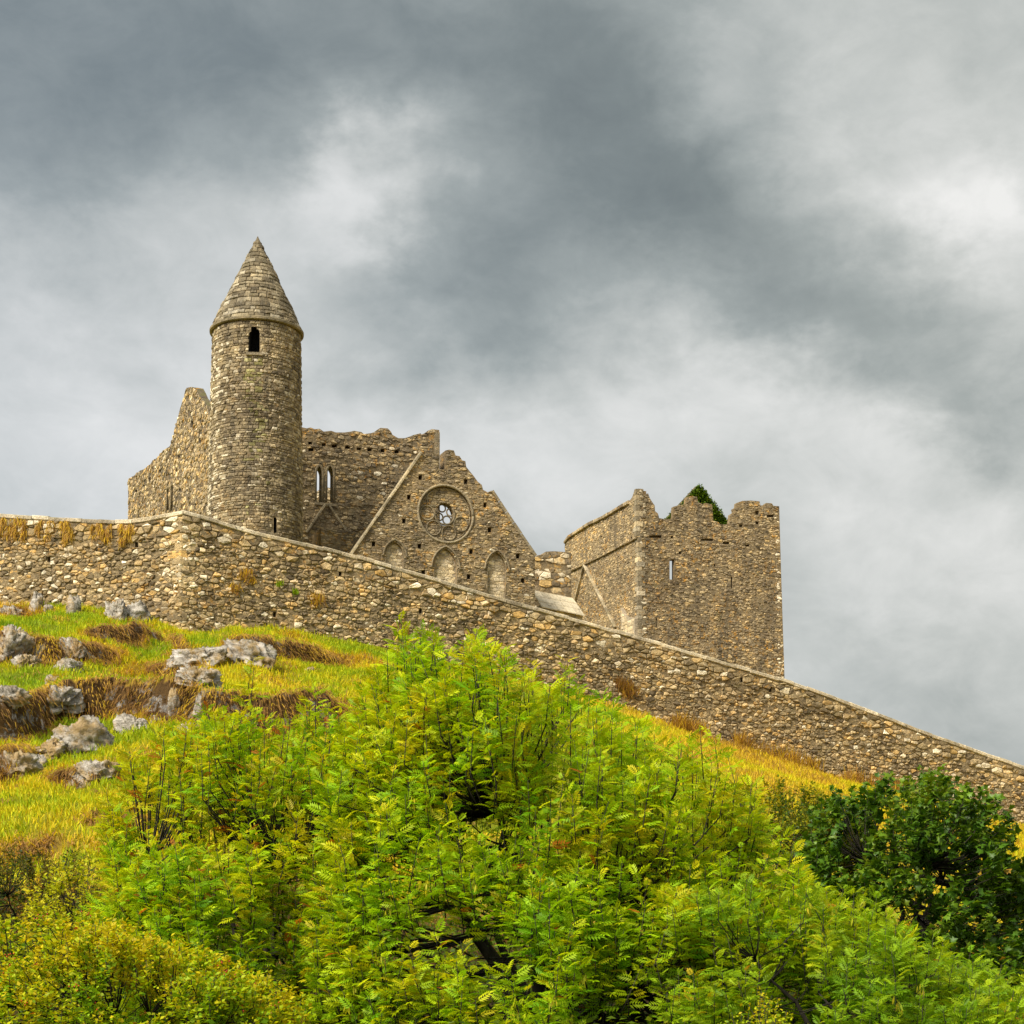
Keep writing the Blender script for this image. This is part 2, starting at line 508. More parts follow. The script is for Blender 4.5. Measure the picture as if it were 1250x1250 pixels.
def bond_cells(u0, u1, v0, v1, du, dv, jit):
    """coursed stones: rows of uneven height cut into uneven lengths"""
    cells = []
    v = v0
    while v < v1:
        h = dv * random.uniform(0.65, 1.35)
        u = u0 - random.random() * du
        ja = jit * dv
        prev = (random.uniform(-ja, ja), random.uniform(-ja, ja))
        while u < u1:
            w = du * random.choice((0.5, 0.7, 0.9, 1.0, 1.2, 1.6)) * random.uniform(0.85, 1.15)
            nxt = (random.uniform(-ja, ja), random.uniform(-ja, ja))
            sl = random.uniform(-ja, ja) * 0.5
            cells.append([(u + prev[0], v + sl * 0.3), (u + w + nxt[0], v - sl * 0.3), (u + w + nxt[1], v + h - sl * 0.2), (u + w * 0.5, v + h + sl * 0.3), (u + prev[1], v + h + sl * 0.2)])
            prev = nxt
            u += w
        v += h
    return cells

def inside_mask(P, poly):
    x, y = P[:, 0], P[:, 1]
    ins = np.zeros(len(P), bool)
    k = len(poly)
    for i in range(k):
        x0, y0 = poly[i]
        x1, y1 = poly[(i + 1) % k]
        if y0 == y1:
            continue
        c = ((y0 > y) != (y1 > y)) & (x < (x1 - x0) * (y - y0) / (y1 - y0) + x0)
        ins ^= c
    return ins

def nearest_on(P, poly):
    best = np.full(len(P), 1e9)
    Q = P.copy()
    k = len(poly)
    for i in range(k):
        a = np.array(poly[i]); b = np.array(poly[(i + 1) % k])
        d = b - a
        L = d @ d
        if L < 1e-12:
            continue
        t = np.clip(((P - a) @ d) / L, 0, 1)
        c = a + t[:, None] * d
        ds = np.hypot(*(P - c).T)
        m = ds < best
        best[m] = ds[m]
        Q[m] = c[m]
    return Q, best

def fit_cells(cells, outline=None, holes=(), over=0.06, min_area=0.006):
    if not cells:
        return []
    flat = np.array([p for c in cells for p in c])
    ids = np.repeat(np.arange(len(cells)), [len(c) for c in cells])
    cen = np.array([np.mean(c, 0) for c in cells])
    keep = np.ones(len(cells), bool)
    if outline is not None:
        keep &= inside_mask(cen, outline)
        outm = ~inside_mask(flat, outline)
        if outm.any():
            Q, ds = nearest_on(flat[outm], outline)
            f = np.minimum(ds, over) / np.maximum(ds, 1e-9)
            flat[outm] = Q + (flat[outm] - Q) * f[:, None]
    cf = cen[ids]
    for t in (0.4, 0.75):
        mid = cf + (flat - cf) * t
        bad = np.zeros(len(flat), bool)
        if outline is not None:
            bad |= ~inside_mask(mid, outline)
        if bad.any():
            Q, ds = nearest_on(mid[bad], outline)
            flat[bad] = Q
    for h in holes:
        keep &= ~inside_mask(cen, h)
        im = inside_mask(flat, h)
        if im.any():
            Q, ds = nearest_on(flat[im], h)
            flat[im] = Q
        done = np.zeros(len(flat), bool)
        lo = np.array(h).min(0) - .6; hi = np.array(h).max(0) + .6
        cand = ((cf > lo) & (cf < hi)).all(1)
        for t in np.arange(0.1, 0.96, 0.1):
            mid = cf + (flat - cf) * t
            b = cand & ~done
            b[b] = inside_mask(mid[b], h)
            flat[b] = (cf + (flat - cf) * (t - 0.1))[b]
            done |= b
    res = []
    pos = 0
    for i, c in enumerate(cells):
        n = len(c)
        if keep[i]:
            p = flat[pos:pos + n]
            x, y = p[:, 0], p[:, 1]
            A = 0.5 * abs(np.dot(x, np.roll(y, -1)) - np.dot(y, np.roll(x, -1)))
            if A > min_area:
                res.append(p.copy())
        pos += n
    return res

def make_stone(poly, fmap, gap=0.016, h=0.06, rnd=0.02):
    n = len(poly)
    c = poly.mean(0)
    d = poly - c
    L = np.maximum(np.hypot(d[:, 0], d[:, 1]), 1e-6)
    def inset(a):
        return c + d * (np.maximum(L - a, L * 0.25) / L)[:, None]
    sz = L.mean()
    hh = h * random.uniform(0.18, 1.3)
    r0, r1, r2 = inset(gap), inset(gap + 0.012), inset(gap + min(0.05, 0.28 * sz))
    V = [fmap(p[0], p[1], -0.03) for p in r0]
    V += [fmap(p[0], p[1], hh * 0.62 + random.uniform(-rnd, rnd) * 0.5) for p in r1]
    V += [fmap(p[0], p[1], hh + random.uniform(-rnd, rnd)) for p in r2]
    o = (c[0] + random.uniform(-.2, .2) * sz, c[1] + random.uniform(-.2, .2) * sz)
    V.append(fmap(o[0], o[1], hh + random.uniform(0, 1.3) * rnd))
    Fc = []
    for i in range(n):
        j = (i + 1) % n
        Fc.append((i, j, n + j, n + i))
        Fc.append((n + i, n + j, 2 * n + j, 2 * n + i))
        Fc.append((2 * n + i, 2 * n + j, 3 * n))
    return V, Fc

class Masonry:
    """collects the stones of one thing; the biggest in view become parts"""
    def __init__(self, thing, hide=True):
        self.thing = thing
        self.items = []
        self.hide = hide
    def add(self, cells, fmap, mat, gap=0.016, h=0.06, rnd=0.02, tint=None, pal=(0.0, 1.0)):
        for p in cells:
            V, Fc = make_stone(p, fmap, gap, h, rnd)
            t = [random.uniform(*pal), random.random(), 0.0]
            if tint is not None:
                t = tint(p.mean(0), t)
            q = np.array([proj(v)[:2] for v in V[:len(p)]])
            A = 0.5 * abs(np.dot(q[:, 0], np.roll(q[:, 1], -1)) - np.dot(q[:, 1], np.roll(q[:, 0], -1)))
            cx, cy = q.mean(0)
            if not (0 < cx < 1250 and 0 < cy < 1250):
                A = 0
            if self.hide and cy > wall_top_py(cx) - 1:
                A = 0
            self.items.append((A, V, Fc, t, mat))
    def finish(self, limit=300):
        self.items.sort(key=lambda q: -q[0])
        k = 0
        for A, V, Fc, t, mat in self.items:
            if k >= limit or A <= 0:
                break
            k += 1
            me = new_mesh('stone', V, Fc, [t] * len(V))
            obj('stone', me, mat, self.thing)
        rest = {}
        for A, V, Fc, t, mat in self.items[k:]:
            b = rest.setdefault(mat.name, ([], [], [], mat))
            o = len(b[0])
            b[0].extend(V)
            b[1].extend([tuple(i + o for i in f) for f in Fc])
            b[2].extend([t] * len(V))
        for V, Fc, T, mat in rest.values():
            tag(obj('stonework', new_mesh('stonework', V, Fc, T), mat, self.thing), kind='stuff')

def slab(plane, outline, thick, holes=(), front=0.0):
    """wall core with pockets (depth given) and openings right through (depth None)"""
    V, Fc = [], []
    hp = [h for h, d in holes]
    def ring(pts, n):
        s = len(V)
        V.extend(plane.P(u, z, n) for u, z in pts)
        return list(range(s, s + len(pts)))
    def tess(loops_uv, n):
        idx = []
        for L in loops_uv:
            idx += ring(L, n)
        for tri in tessellate_polygon([[Vector((u, z, 0)) for u, z in L] for L in loops_uv]):
            Fc.append(tuple(idx[i] for i in tri))
    tess([outline] + hp, front)
    tess([outline] + [h for h, d in holes if d is None], front - thick)
    def sides(pts, n0, n1):
        a, b = ring(pts, n0), ring(pts, n1)
        k = len(pts)
        for i in range(k):
            j = (i + 1) % k
            Fc.append((a[i], a[j], b[j], b[i]))
    sides(outline, front, front - thick)
    for h, d in holes:
        dd = thick if d is None else d
        sides(h, front, front - dd)
        if d is not None:
            s = ring(h, front - dd)
            Fc.append(tuple(s))
    return V, Fc

def box_on(plane, u0, u1, z0, z1, n0, n1):
    V = [plane.P(u, z, n) for n in (n0, n1) for (u, z) in ((u0, z0), (u1, z0), (u1, z1), (u0, z1))]
    return V, [(0, 1, 2, 3), (7, 6, 5, 4), (0, 4, 5, 1), (1, 5, 6, 2), (2, 6, 7, 3), (3, 7, 4, 0)]

def bar_on(plane, a, b, w, n0, n1):
    """straight bar in the wall plane from a to b, w wide, chamfered front edge"""
    a, b = np.array(a), np.array(b)
    d = (b - a) / np.hypot(*(b - a))
    q = np.array([-d[1], d[0]]) * w / 2
    V = []
    ch = min(0.03, w * 0.2)
    qi = q * (1 - 2 * ch / w)
    for p in (a, b):
        for off, n in ((q, n0), (q, n1 - ch), (qi, n1), (-qi, n1), (-q, n1 - ch), (-q, n0)):
            V.append(plane.P(p[0] + off[0], p[1] + off[1], n))
    Fc = [(i, (i + 1) % 6, 6 + (i + 1) % 6, 6 + i) for i in range(6)] + [(5, 4, 3, 2, 1, 0), (6, 7, 8, 9, 10, 11)]
    return V, Fc

def coping_run(name, plane, pts, w, n0, n1, step, mat, parent):
    for a, b in zip(pts[:-1], pts[1:]):
        a, b = np.array(a), np.array(b)
        L = np.hypot(*(b - a))
        k = max(1, round(L / step))
        for i in range(k):
            g = 0.012 / L
            p, q = a + (b - a) * (i / k + g), a + (b - a) * ((i + 1) / k - g)
            s = random.uniform(0.9, 1.1)
            dn = random.uniform(-0.02, 0.02)
            V, Fc = bar_on(plane, p, q, w * s, n0, n1 + dn)
            t = [[random.random(), random.random(), 0.0]] * len(V)
            obj(name, new_mesh(name, V, Fc, t), mat, parent)

def tube(V, Fc, path, radii, sides=5):
    path = [Vector(p) for p in path]
    rings = []
    for i, p in enumerate(path):
        t = (path[min(i + 1, len(path) - 1)] - path[max(i - 1, 0)])
        if t.length < 1e-9:
            t = Vector((0, 0, 1))
        t.normalize()
        a = t.cross(Vector((0.31, 0.9, 0.27)))
        if a.length < 0.05:
            a = t.cross(Vector((1, 0, 0)))
        a.normalize()
        b = t.cross(a)
        s = len(V)
        for k in range(sides):
            an = 2 * PI * k / sides
            V.append(tuple(p + (a * math.cos(an) + b * math.sin(an)) * radii[i]))
        rings.append(s)
    for s, e in zip(rings[:-1], rings[1:]):
        for k in range(sides):
            j = (k + 1) % sides
            Fc.append((s + k, s + j, e + j, e + k))
    Fc.append(tuple(rings[0] + k for k in reversed(range(sides))))
    Fc.append(tuple(rings[-1] + k for k in range(sides)))

def ring_part(name, plane, cu, cz, R, r, n, mat, parent, a0=0.0, a1=2 * PI, segs=40, label=None):
    V, Fc = [], []
    closed = a1 - a0 > 2 * PI - 0.01
    pts = [plane.P(cu + R * math.cos(a0 + (a1 - a0) * i / segs), cz + R * math.sin(a0 + (a1 - a0) * i / segs), n) for i in range(segs + 1)]
    tube(V, Fc, pts, [r] * len(pts), 8)
    o = obj(name, new_mesh(name, V, Fc, [[random.random(), random.random(), 0]] * len(V), True), mat, parent)
    return o

def pointed_arch(cu, z_spring, half, rise, k=8):
    """left spring over the apex to right spring"""
    R = (half * half + rise * rise) / (2 * half)
    pts = []
    a_top = math.asin(min(1, rise / R))
    for i in range(k + 1):
        a = a_top * i / k
        pts.append((cu - half + R - R * math.cos(a), z_spring + R * math.sin(a)))
    right = [(2 * cu - u, z) for u, z in reversed(pts[:-1])]
    return pts + right

# ------------------------------------------------------------------ boundary wall lines
WALL_TOP_R = [(222, 623), (266, 635), (294, 644), (338, 655), (375, 663), (429, 676), (518, 701.5), (605, 727.5), (703, 755), (808, 785), (885, 808), (958, 828.5), (1006, 846), (1066, 868), (1118, 889), (1178, 910), (1250, 935), (1330, 964)]
WALL_TOP_L = [(-90, 624), (0, 627.5), (60, 630.5), (110, 634), (150, 635), (165, 634.5), (195, 629), (222, 623)]
FOOT_R = [(222, 785), (260, 780), (330, 765), (400, 777), (460, 788), (540, 808), (640, 832), (770, 866), (830, 888), (889, 908), (949, 928), (1020, 951), (1092, 966), (1223, 1005), (1250, 1013), (1330, 1045)]
FOOT_L = [(-90, 735), (0, 738), (60, 738), (100, 740), (150, 748), (180, 758), (222, 785)]
def wall_top_py(px):
    pts = WALL_TOP_L + WALL_TOP_R[1:]
    return float(np.interp(px, [p[0] for p in pts], [p[1] for p in pts]))
PW_R = Plane(222, 98.0, E1, NF, 623)
_dl = (-0.975, 0.222)
PW_L = Plane(222, 98.0, _dl, (-0.222, -0.975), 623)

# ------------------------------------------------------------------ ground
_fx, _fy, _fz = [], [], []
for pl, pts in ((PW_L, FOOT_L), (PW_R, FOOT_R[1:])):
    for p in pts:
        u, z = pl.uv(*p)
        q = pl.P(u, z)
        _fx.append(q[0]); _fy.append(q[1]); _fz.append(q[2])
_o = np.argsort(_fx)
_fx, _fy, _fz = np.array(_fx)[_o], np.array(_fy)[_o], np.array(_fz)[_o]
Y0 = 37.0
# steps in the hillside: frame points along the crest, height, run-out behind
LEDGES = []
def ground_base(x, y):
    x = np.asarray(x, float); y = np.asarray(y, float)
    Yw = np.interp(x, _fx, _fy)
    zf = np.interp(x, _fx, _fz)
    t = (y - Y0) / (Yw - Y0)
    z = zf * np.clip(t, 0, 1)
    z = np.where(t < 0.12, zf * 0.12 * sstep(t, -0.14, 0.12)**1.0 * np.clip(t / 0.12, 0, 1)**0.0 * 1.0, z)
    z = np.where(t < -0.14, 0, z)
    up = sstep(y - Yw, 1.0, 7.0) * 3.0
    z = z + np.where(t > 1, up, 0)
    far = sstep(y, 165, 330)
    z = z * (1 - far)
    side = sstep(np.abs(x), 110, 260)
    return z * (1 - side)
def ground_z(x, y):
    x = np.asarray(x, float); y = np.asarray(y, float)
    z = ground_base(x, y)
    Yw = np.interp(x, _fx, _fy)
    act = sstep(y, 44, 54) * (1 - sstep(y - Yw, -2.0, 0.0))
    left = 1 - sstep(x, -4, 6)
    z = z + act * (fbm(x / 7.0, y / 7.0, 3) * (0.5 + 1.5 * left) + fbm(x / 2.0, y / 2.0, 9) * (0.25 + 0.7 * left))
    for (xs, ys, Hh, Ln, wd) in LEDGES:
        yl = np.interp(x, xs, ys) + fbm(x / 2.5, y * 0 + 3.3, 21, 3) * 3.0
        ends = sstep(x, xs[0] - 1.0, xs[0] + 1.2) * (1 - sstep(x, xs[-1] - 1.2, xs[-1] + 1.0))
        d = y - yl
        z = z + 0.72 * Hh * ends * sstep(d, -wd, 0.0) * np.exp(-np.maximum(d, 0) / Ln)
    # broken ground at the wall corner and below the wall
    z = z + 0.5 * np.exp(-((x + 17.5)**2 + (y - 97.0)**2) / 5.0)
    return z
def hit(px, py, f=None):
    f = f or ground_z
    r = ray(px, py)
    ts = np.linspace(24, 135, 1500)
    xs, ys, zs = ts * r[0] / r[1], ts, CZ + ts * r[2] / r[1]
    below = zs < f(xs, ys)
    k = int(np.argmax(below)) if below.any() else len(ts) - 1
    return (xs[k], ys[k], float(f(xs[k], ys[k])))
def add_ledge(pts, Hh, Ln, wd=0.9):
    q = [hit(*p, f=ground_base) for p in pts]
    q.sort()
    LEDGES.append(([a[0] for a in q], [a[1] for a in q], Hh, Ln, wd))
add_ledge([(-40, 895), (20, 890), (75, 880), (140, 878), (200, 880), (250, 886), (330, 890), (420, 892)], 2.1, 3.5)
add_ledge([(-40, 800), (15, 800), (60, 806), (100, 808), (130, 806)], 1.3, 2.5)
add_ledge([(100, 790), (150, 793), (205, 800), (250, 818)], 0.8, 2.0)
add_ledge([(180, 822), (215, 825), (260, 822)], 0.9, 1.6)
add_ledge([(60, 945), (100, 950), (150, 945)], 0.9, 2.0)
add_ledge([(-40, 935), (10, 935), (50, 920), (100, 915)], 0.8, 2.0)
add_ledge([(265, 812), (300, 808), (350, 800), (410, 800)], 1.2, 1.5)

def build_ground():
    def axis(lo, hi, step, far):
        core = np.arange(lo, hi + 1e-6, step)
        g = [step]
        while sum(g) < far:
            g.append(g[-1] * 1.35)
        c = np.cumsum(g)
        return np.concatenate([lo - c[::-1], core, hi + c])
    X = axis(-30, 36, 0.24, 2500)
    Y = axis(40, 112, 0.24, 3000)
    gx, gy = np.meshgrid(X, Y)
    gz = ground_z(gx, gy)
    V = np.stack([gx, gy, gz], -1).reshape(-1, 3)
    nx, ny = len(X), len(Y)
    i = (np.arange(ny - 1)[:, None] * nx + np.arange(nx - 1)[None]).ravel()
    Q = np.stack([i, i + 1, i + nx + 1, i + nx], 1)
    m = bpy.data.materials.new('hillside_turf')
    m.use_nodes = True
    N = Nodes(m.node_tree)
    geo = N.n('ShaderNodeNewGeometry')
    pos = geo.outputs['Position']
    at_ = N.n('ShaderNodeAttribute', attribute_name='tint')
    sp = N.n('ShaderNodeSeparateColor')
    N.set(sp.inputs[0], at_.outputs['Color'])
    n1 = N.noise(pos, 1.3, 7.0, 0.7)
    f = N.math('ADD', sp.outputs[0], N.math('MULTIPLY', N.math('SUBTRACT', n1, 0.5), 0.5), True)
    col = N.ramp(f, [(0.0, (0.10, 0.17, 0.010)), (0.3, (0.22, 0.27, 0.012)), (0.5, (0.38, 0.34, 0.02)), (0.7, (0.42, 0.29, 0.035)), (0.85, (0.17, 0.10, 0.035)), (1.0, (0.09, 0.055, 0.025))])
    # bare rock where the bank is steep
    rk = N.noise(pos, 1.1, 6.0, 0.7)
    rmask = N.math('MULTIPLY', sp.outputs[1], N.step(rk, 0.54, 0.60))
    rc = N.ramp(N.noise(pos, 4.0, 6.0, 0.7), [(0.3, (0.08, 0.07, 0.055)), (0.55, (0.38, 0.36, 0.32)), (0.75, (0.62, 0.60, 0.56))])
    col = N.mix(rmask, col, rc)
    principled(N, col, 0.95, N.noise(pos, 6.0, 8.0, 0.75), 1.0, 0.25, 0.1)
    dry, rock = dryness(V[:, 0], V[:, 1])
    me = mesh_np('ground', V, Q, np.stack([dry, rock, dry * 0], 1), True)
    tag(obj('ground', me, m), kind='structure')

def dryness(x, y):
    e = 0.35
    gx = (ground_z(x + e, y) - ground_z(x - e, y)) / (2 * e)
    gy = (ground_z(x, y + e) - ground_z(x, y - e)) / (2 * e)
    slope = np.hypot(gx, gy)
    steep = sstep(slope, 0.55, 1.05)
    patch = fbm(x / 4.0, y / 4.0, 40)
    Yw = np.interp(x, _fx, _fy)
    right = sstep(x, 2, 10)
    base = 0.36 + patch * 0.65 + 0.22 * right
    base = base - 0.18 * np.exp(-((x + 19)**2 / 30 + (y - 92)**2 / 12)) + 0.10 * (1 - sstep(y, 52, 66))
    base = np.clip(base, 0.02, 0.72)
    d = base * (1 - steep) + 0.92 * steep
    d = d + 0.15 * np.exp(-(np.maximum(Yw - y, 0)) / 1.2)
    litter = 1 - sstep(y + 0.12 * x + 3 * fbm(x / 3, y / 3, 71), 47, 51)
    d = d * (1 - litter) + 1.2 * litter
    return np.clip(d, 0, 1), sstep(slope, 0.75, 1.3) * (1 - litter)
build_ground()

# ------------------------------------------------------------------ boundary wall
def build_boundary_wall():
    base = PW_R.P(0, 20.0)
    th = empty('boundary_wall', base, 'long rubble stone boundary wall with pale coping running down the hill', 'wall')
    ms = Masonry(th, hide=False)
    for pl, top, foot, right in ((PW_R, WALL_TOP_R, FOOT_R, True), (PW_L, WALL_TOP_L, FOOT_L, False)):
        T = pl.poly(top)
        B = [(u, z - 1.2) for u, z in pl.poly(foot)]
        T = sorted(T); B = sorted(B)
        Tb = [(u, z - 0.24) for u, z in T]
        outline = B + Tb[::-1]
        hs = []
        for hx, hy in (((167, 665), (60, 683)) if not right else ((296, 651), (415, 700), (513, 746), (905, 830), (940, 842), (335, 750))):
            u, z = pl.uv(hx, hy)
            hs.append(([(u - .09, z - .15), (u + .08, z - .13), (u + .10, z + .14), (u - .07, z + .15)], 0.4))
        V, Fc = slab(pl, outline, 1.1, hs, 0.030)
        obj('wall_core', new_mesh('wall_core', V, Fc), M['mortar_wall'], th)
        us = [p[0] for p in outline]; zs = [p[1] for p in outline]
        u0, u1 = min(us), max(us)
        holes = [h for h, d in hs]
        # a band of larger stones below the coping, finer rubble in the body
        def band(lo, hi, du, dv, jit, wv, h, pal):
            ul = np.linspace(u0, u1, 60)
            tz = np.interp(ul, [p[0] for p in Tb], [p[1] for p in Tb])
            bz = np.interp(ul, [p[0] for p in B], [p[1] for p in B])
            a = np.maximum(tz - hi, bz)
            b = np.maximum(tz - lo, bz + 0.01)
            o = [(x, z) for x, z in zip(ul, a)] + [(x, z) for x, z in zip(ul[::-1], b[::-1])]
            cells = power_cells(u0 - .5, u1 + .5, min(zs) - .5, max(zs) + .5, du, dv, jit, wv)
            cells = fit_cells(cells, o, holes, 0.05)
            def tint(c, t):
                # corner quoins and the left face carry more pale and ochre stones
                near = math.exp(-abs(c[0]) / 1.0)
                if random.random() < 0.30 * near:
                    t[0] = random.uniform(0.86, 1.0)
                if not right and random.random() < 0.15:
                    t[0] = random.uniform(0.7, 1.0)
                if random.random() < 0.05:
                    t[2] = random.uniform(0.5, 1)
                return t
            ms.add(cells, pl.P, M['wall'], 0.014, h, 0.03, tint, pal)
        band(0.0, 0.95, 0.42, 0.25, 0.40, 0.8, 0.12, (0.05, 0.97))
        band(0.95, 12.0, 0.27, 0.175, 0.48, 0.9, 0.10, (0.0, 0.93))
        # coping
        step = 0.95
        uu = np.arange(max(u0, -60), min(u1, 70), step)
        for a, b in zip(uu[:-1], uu[1:]):
            V, Fc = [], []
            za, zb = (float(np.interp(q, [p[0] for p in T], [p[1] for p in T])) for q in (a, b))
            g = 0.006
            j0 = random.uniform(-.03, .03)
            dz0 = random.uniform(-.028, .028)
            za += dz0; zb += dz0 + random.uniform(-.02, .02)
            prof = [(0.05, -0.235), (0.11 + j0, -0.20), (0.12 + j0, -0.06), (0.05, 0.0), (-0.55, 0.05), (-1.1, 0.0), (-1.18, -0.22)]
            for q, zt in ((a + g, za), (b - g, zb)):
                V += [pl.P(q, zt + dz + random.uniform(-.008, .008), n + random.uniform(-.01, .01)) for n, dz in prof]
            k = len(prof)
            Fc = [(i, (i + 1) % k, k + (i + 1) % k, k + i) for i in range(k)] + [tuple(range(k)), tuple(range(2 * k - 1, k - 1, -1))]
            obj('coping_stone', new_mesh('coping_stone', V, Fc, [[random.random(), random.random(), 0]] * len(V)), M['coping'], th)
    z = 17.5
    zt = PW_R.uv(222, 623)[1] - 0.25
    k = 0
    while z < zt - 0.12:
        hh = min(random.uniform(0.26, 0.5), zt - z)
        l1, l2 = random.uniform(.5, .9), random.uniform(.3, .5)
        if k % 2: l1, l2 = l2, l1
        V = []
        c = Vector((PW_R.o[0], PW_R.o[1], 0))
        d1, d2 = Vector((E1[0], E1[1], 0)), Vector((_dl[0], _dl[1], 0))
        bis = Vector((PW_R.n[0] + PW_L.n[0], PW_R.n[1] + PW_L.n[1], 0)) * random.uniform(.02, .06)
        back = -(Vector((PW_R.n[0] + PW_L.n[0], PW_R.n[1] + PW_L.n[1], 0))) * 0.2
        for q, inn in ((0.012, .03), (0.05, 0), (hh - .05, 0), (hh - 0.012, .03)):
            for p in (c, c + d1 * (l1 - inn), c + d1 * (l1 - inn) + back, c + back, c + d2 * (l2 - inn) + back, c + d2 * (l2 - inn)):
                v = p + bis * (1 - inn * 8)
                V.append((v.x + random.uniform(-.02, .02), v.y + random.uniform(-.02, .02), z + q))
        Fc = [(a * 6 + i, a * 6 + (i + 1) % 6, a * 6 + 6 + (i + 1) % 6, a * 6 + 6 + i) for a in range(3) for i in range(6)] + [(5, 4, 3, 2, 1, 0), (18, 19, 20, 21, 22, 23)]
        obj('quoin', new_mesh('quoin', V, Fc, [[random.uniform(.15, .97), random.random(), random.random() * .6 if random.random() < .2 else 0]] * 24), M['wall'], th)
        z += hh
        k += 1
    ms.finish()
build_boundary_wall()

# ------------------------------------------------------------------ round tower
def build_round_tower():
    Yc = 118.0
    cx, cy, _ = at(312.6, 500, Yc)
    zt = at(313, 388, Yc - 2.85)[2]            # eaves
    ztip = at(313, 288.5, Yc)[2]
    zb = 23.0
    th = empty('round_tower', (cx, cy, zb), 'tall round stone tower with conical stone cap and one dark pointed window', 'tower')
    def rad(z):
        return 2.72 + (zt - z) * 0.0185
    a_face = math.atan2(-cy, -cx)            # towards the camera
    def fm(u, z, n):
        r = rad(z) + n
        a = a_face + u / 3.0
        return (cx + r * math.cos(a), cy + r * math.sin(a), z)
    def pix(px, py):
        # frame point -> (u, z) on the drum
        r = ray(px, py)
        best = None
        dx, dy = r[0] / r[1], 1.0
        z = at(px, py, Yc - 2.8)[2]
        for _ in range(3):
            R = rad(z)
            A = dx * dx + 1; B = -2 * (dx * cx + cy); C = cx * cx + cy * cy - R * R
            disc = max(B * B - 4 * A * C, 0)
            t = (-B - math.sqrt(disc)) / (2 * A)
            z = CZ + t * r[2] / r[1]
        a = math.atan2(t - cy, t * dx - cx) - a_face
        a = (a + PI) % (2 * PI) - PI
        return (a * 3.0, z)
    # openings: window under the cap, slit low down
    def quadpoly(pts):
        return [pix(*p) for p in pts]
    win = quadpoly([(303.5, 430), (318, 430), (317, 406), (314.5, 400), (310.5, 397), (307, 400), (304.5, 406)])
    slit = quadpoly([(332.5, 650), (338, 651), (338, 632), (333, 631)])
    holes = [win, slit]
    # drum core as strips with holes left open: build in (u, z) and bend
    class Bend:
        P = staticmethod(fm)
    V, Fc = [], []
    seg = 96
    zs = [zb] + list(np.linspace(29, zt, 90))
    us = np.linspace(-PI * 3, PI * 3, seg + 1)
    idx = {}
    for j, z in enumerate(zs):
        for i, u in enumerate(us):
            idx[i, j] = len(V)
            V.append(fm(u, z, 0))
    for j in range(len(zs) - 1):
        for i in range(seg):
            c = np.array([[(us[i] + us[i + 1]) / 2, (zs[j] + zs[j + 1]) / 2]])
            if any(inside_mask(c, h)[0] for h in holes):
                continue
            Fc.append((idx[i, j], idx[i + 1, j], idx[i + 1, j + 1], idx[i, j + 1]))
    obj('drum', new_mesh('drum', V, Fc), M['mortar'], th)
    # reveals, shade inside each opening painted as near-black colour
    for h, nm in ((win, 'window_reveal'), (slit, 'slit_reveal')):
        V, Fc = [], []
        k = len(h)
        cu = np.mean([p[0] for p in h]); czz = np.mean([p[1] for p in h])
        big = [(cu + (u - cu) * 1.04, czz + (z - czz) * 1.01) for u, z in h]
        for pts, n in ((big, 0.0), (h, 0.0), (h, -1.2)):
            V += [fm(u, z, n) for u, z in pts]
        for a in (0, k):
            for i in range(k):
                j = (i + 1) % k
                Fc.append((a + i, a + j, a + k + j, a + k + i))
        obj(nm, new_mesh(nm, V, Fc), M['hollow_shade'], th)
    cu = np.mean([p[0] for p in win[:2]])
    V, Fc = [], []
    z0 = win[0][1]
    for n in (-0.02, 0.16):
        for u, z in ((cu - .55, z0 - .2), (cu + .55, z0 - .2), (cu + .5, z0 - .02), (cu - .5, z0 - .02)):
            V.append(fm(u, z, n))
    Fc = [(0, 1, 2, 3), (7, 6, 5, 4), (0, 4, 5, 1), (1, 5, 6, 2), (2, 6, 7, 3), (3, 7, 4, 0)]
    obj('window_sill', new_mesh('window_sill', V, Fc, [[0.5, 0.5, 0]] * 8), M['dress'], th)
    # inner lining, shade painted into its colour, keeps the hollow dark
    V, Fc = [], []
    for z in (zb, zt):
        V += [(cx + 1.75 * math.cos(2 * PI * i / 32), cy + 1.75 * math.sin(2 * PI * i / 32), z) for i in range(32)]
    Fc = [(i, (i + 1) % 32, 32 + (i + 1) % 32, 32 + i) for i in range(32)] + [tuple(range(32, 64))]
    obj('inner_lining', new_mesh('inner_lining', V, Fc), M['hollow_shade'], th)
    ms = Masonry(th)
    cells = bond_cells(-PI * 3 + .2, PI * 3 - .2, 28.5, zt - 0.1, 0.31, 0.18, 0.5)
    cells = fit_cells(cells, [(-9.5, 28), (9.5, 28), (9.5, zt), (-9.5, zt)], holes)
    def tint(c, t):
        f = c[0] / 3.0                       # negative is the left side from here
        side = sstep(f, 1.0, 0.2) if False else 0
        left = max(0.0, min(1.0, (-f - 0.55) / 0.7)) if f < 0 else 0
        lf = left * (0.35 + 0.65 * (1 if (math.sin(c[1] * 1.9 + 1.0) + math.sin(c[1] * 0.83) > 0.1) else 0.25))
        if random.random() < 0.42 * lf:
            t[2] = random.uniform(0.6, 1.0)
            t[0] = random.uniform(0.85, 1.0)
        elif random.random() < 0.035 * (1.5 if c[1] > 36 else 1):
            t[2] = random.uniform(0.3, 0.9)
        return t
    uw = np.mean([p[0] for p in win]); zw = win[0][1]
    def mossy(p):
        c = p.mean(0)
        d = zw - c[1]
        return d > 0.2 and random.random() < 0.75 * math.exp(-((c[0] - uw) / (0.35 + 0.05 * d))**2) * math.exp(-d / 5.0)
    wet = [mossy(p) for p in cells]
    ms.add([p for p, w in zip(cells, wet) if w], fm, M['tower_moss'], 0.010, 0.06, 0.022, None, (0.0, 1.0))
    cells = [p for p, w in zip(cells, wet) if not w]
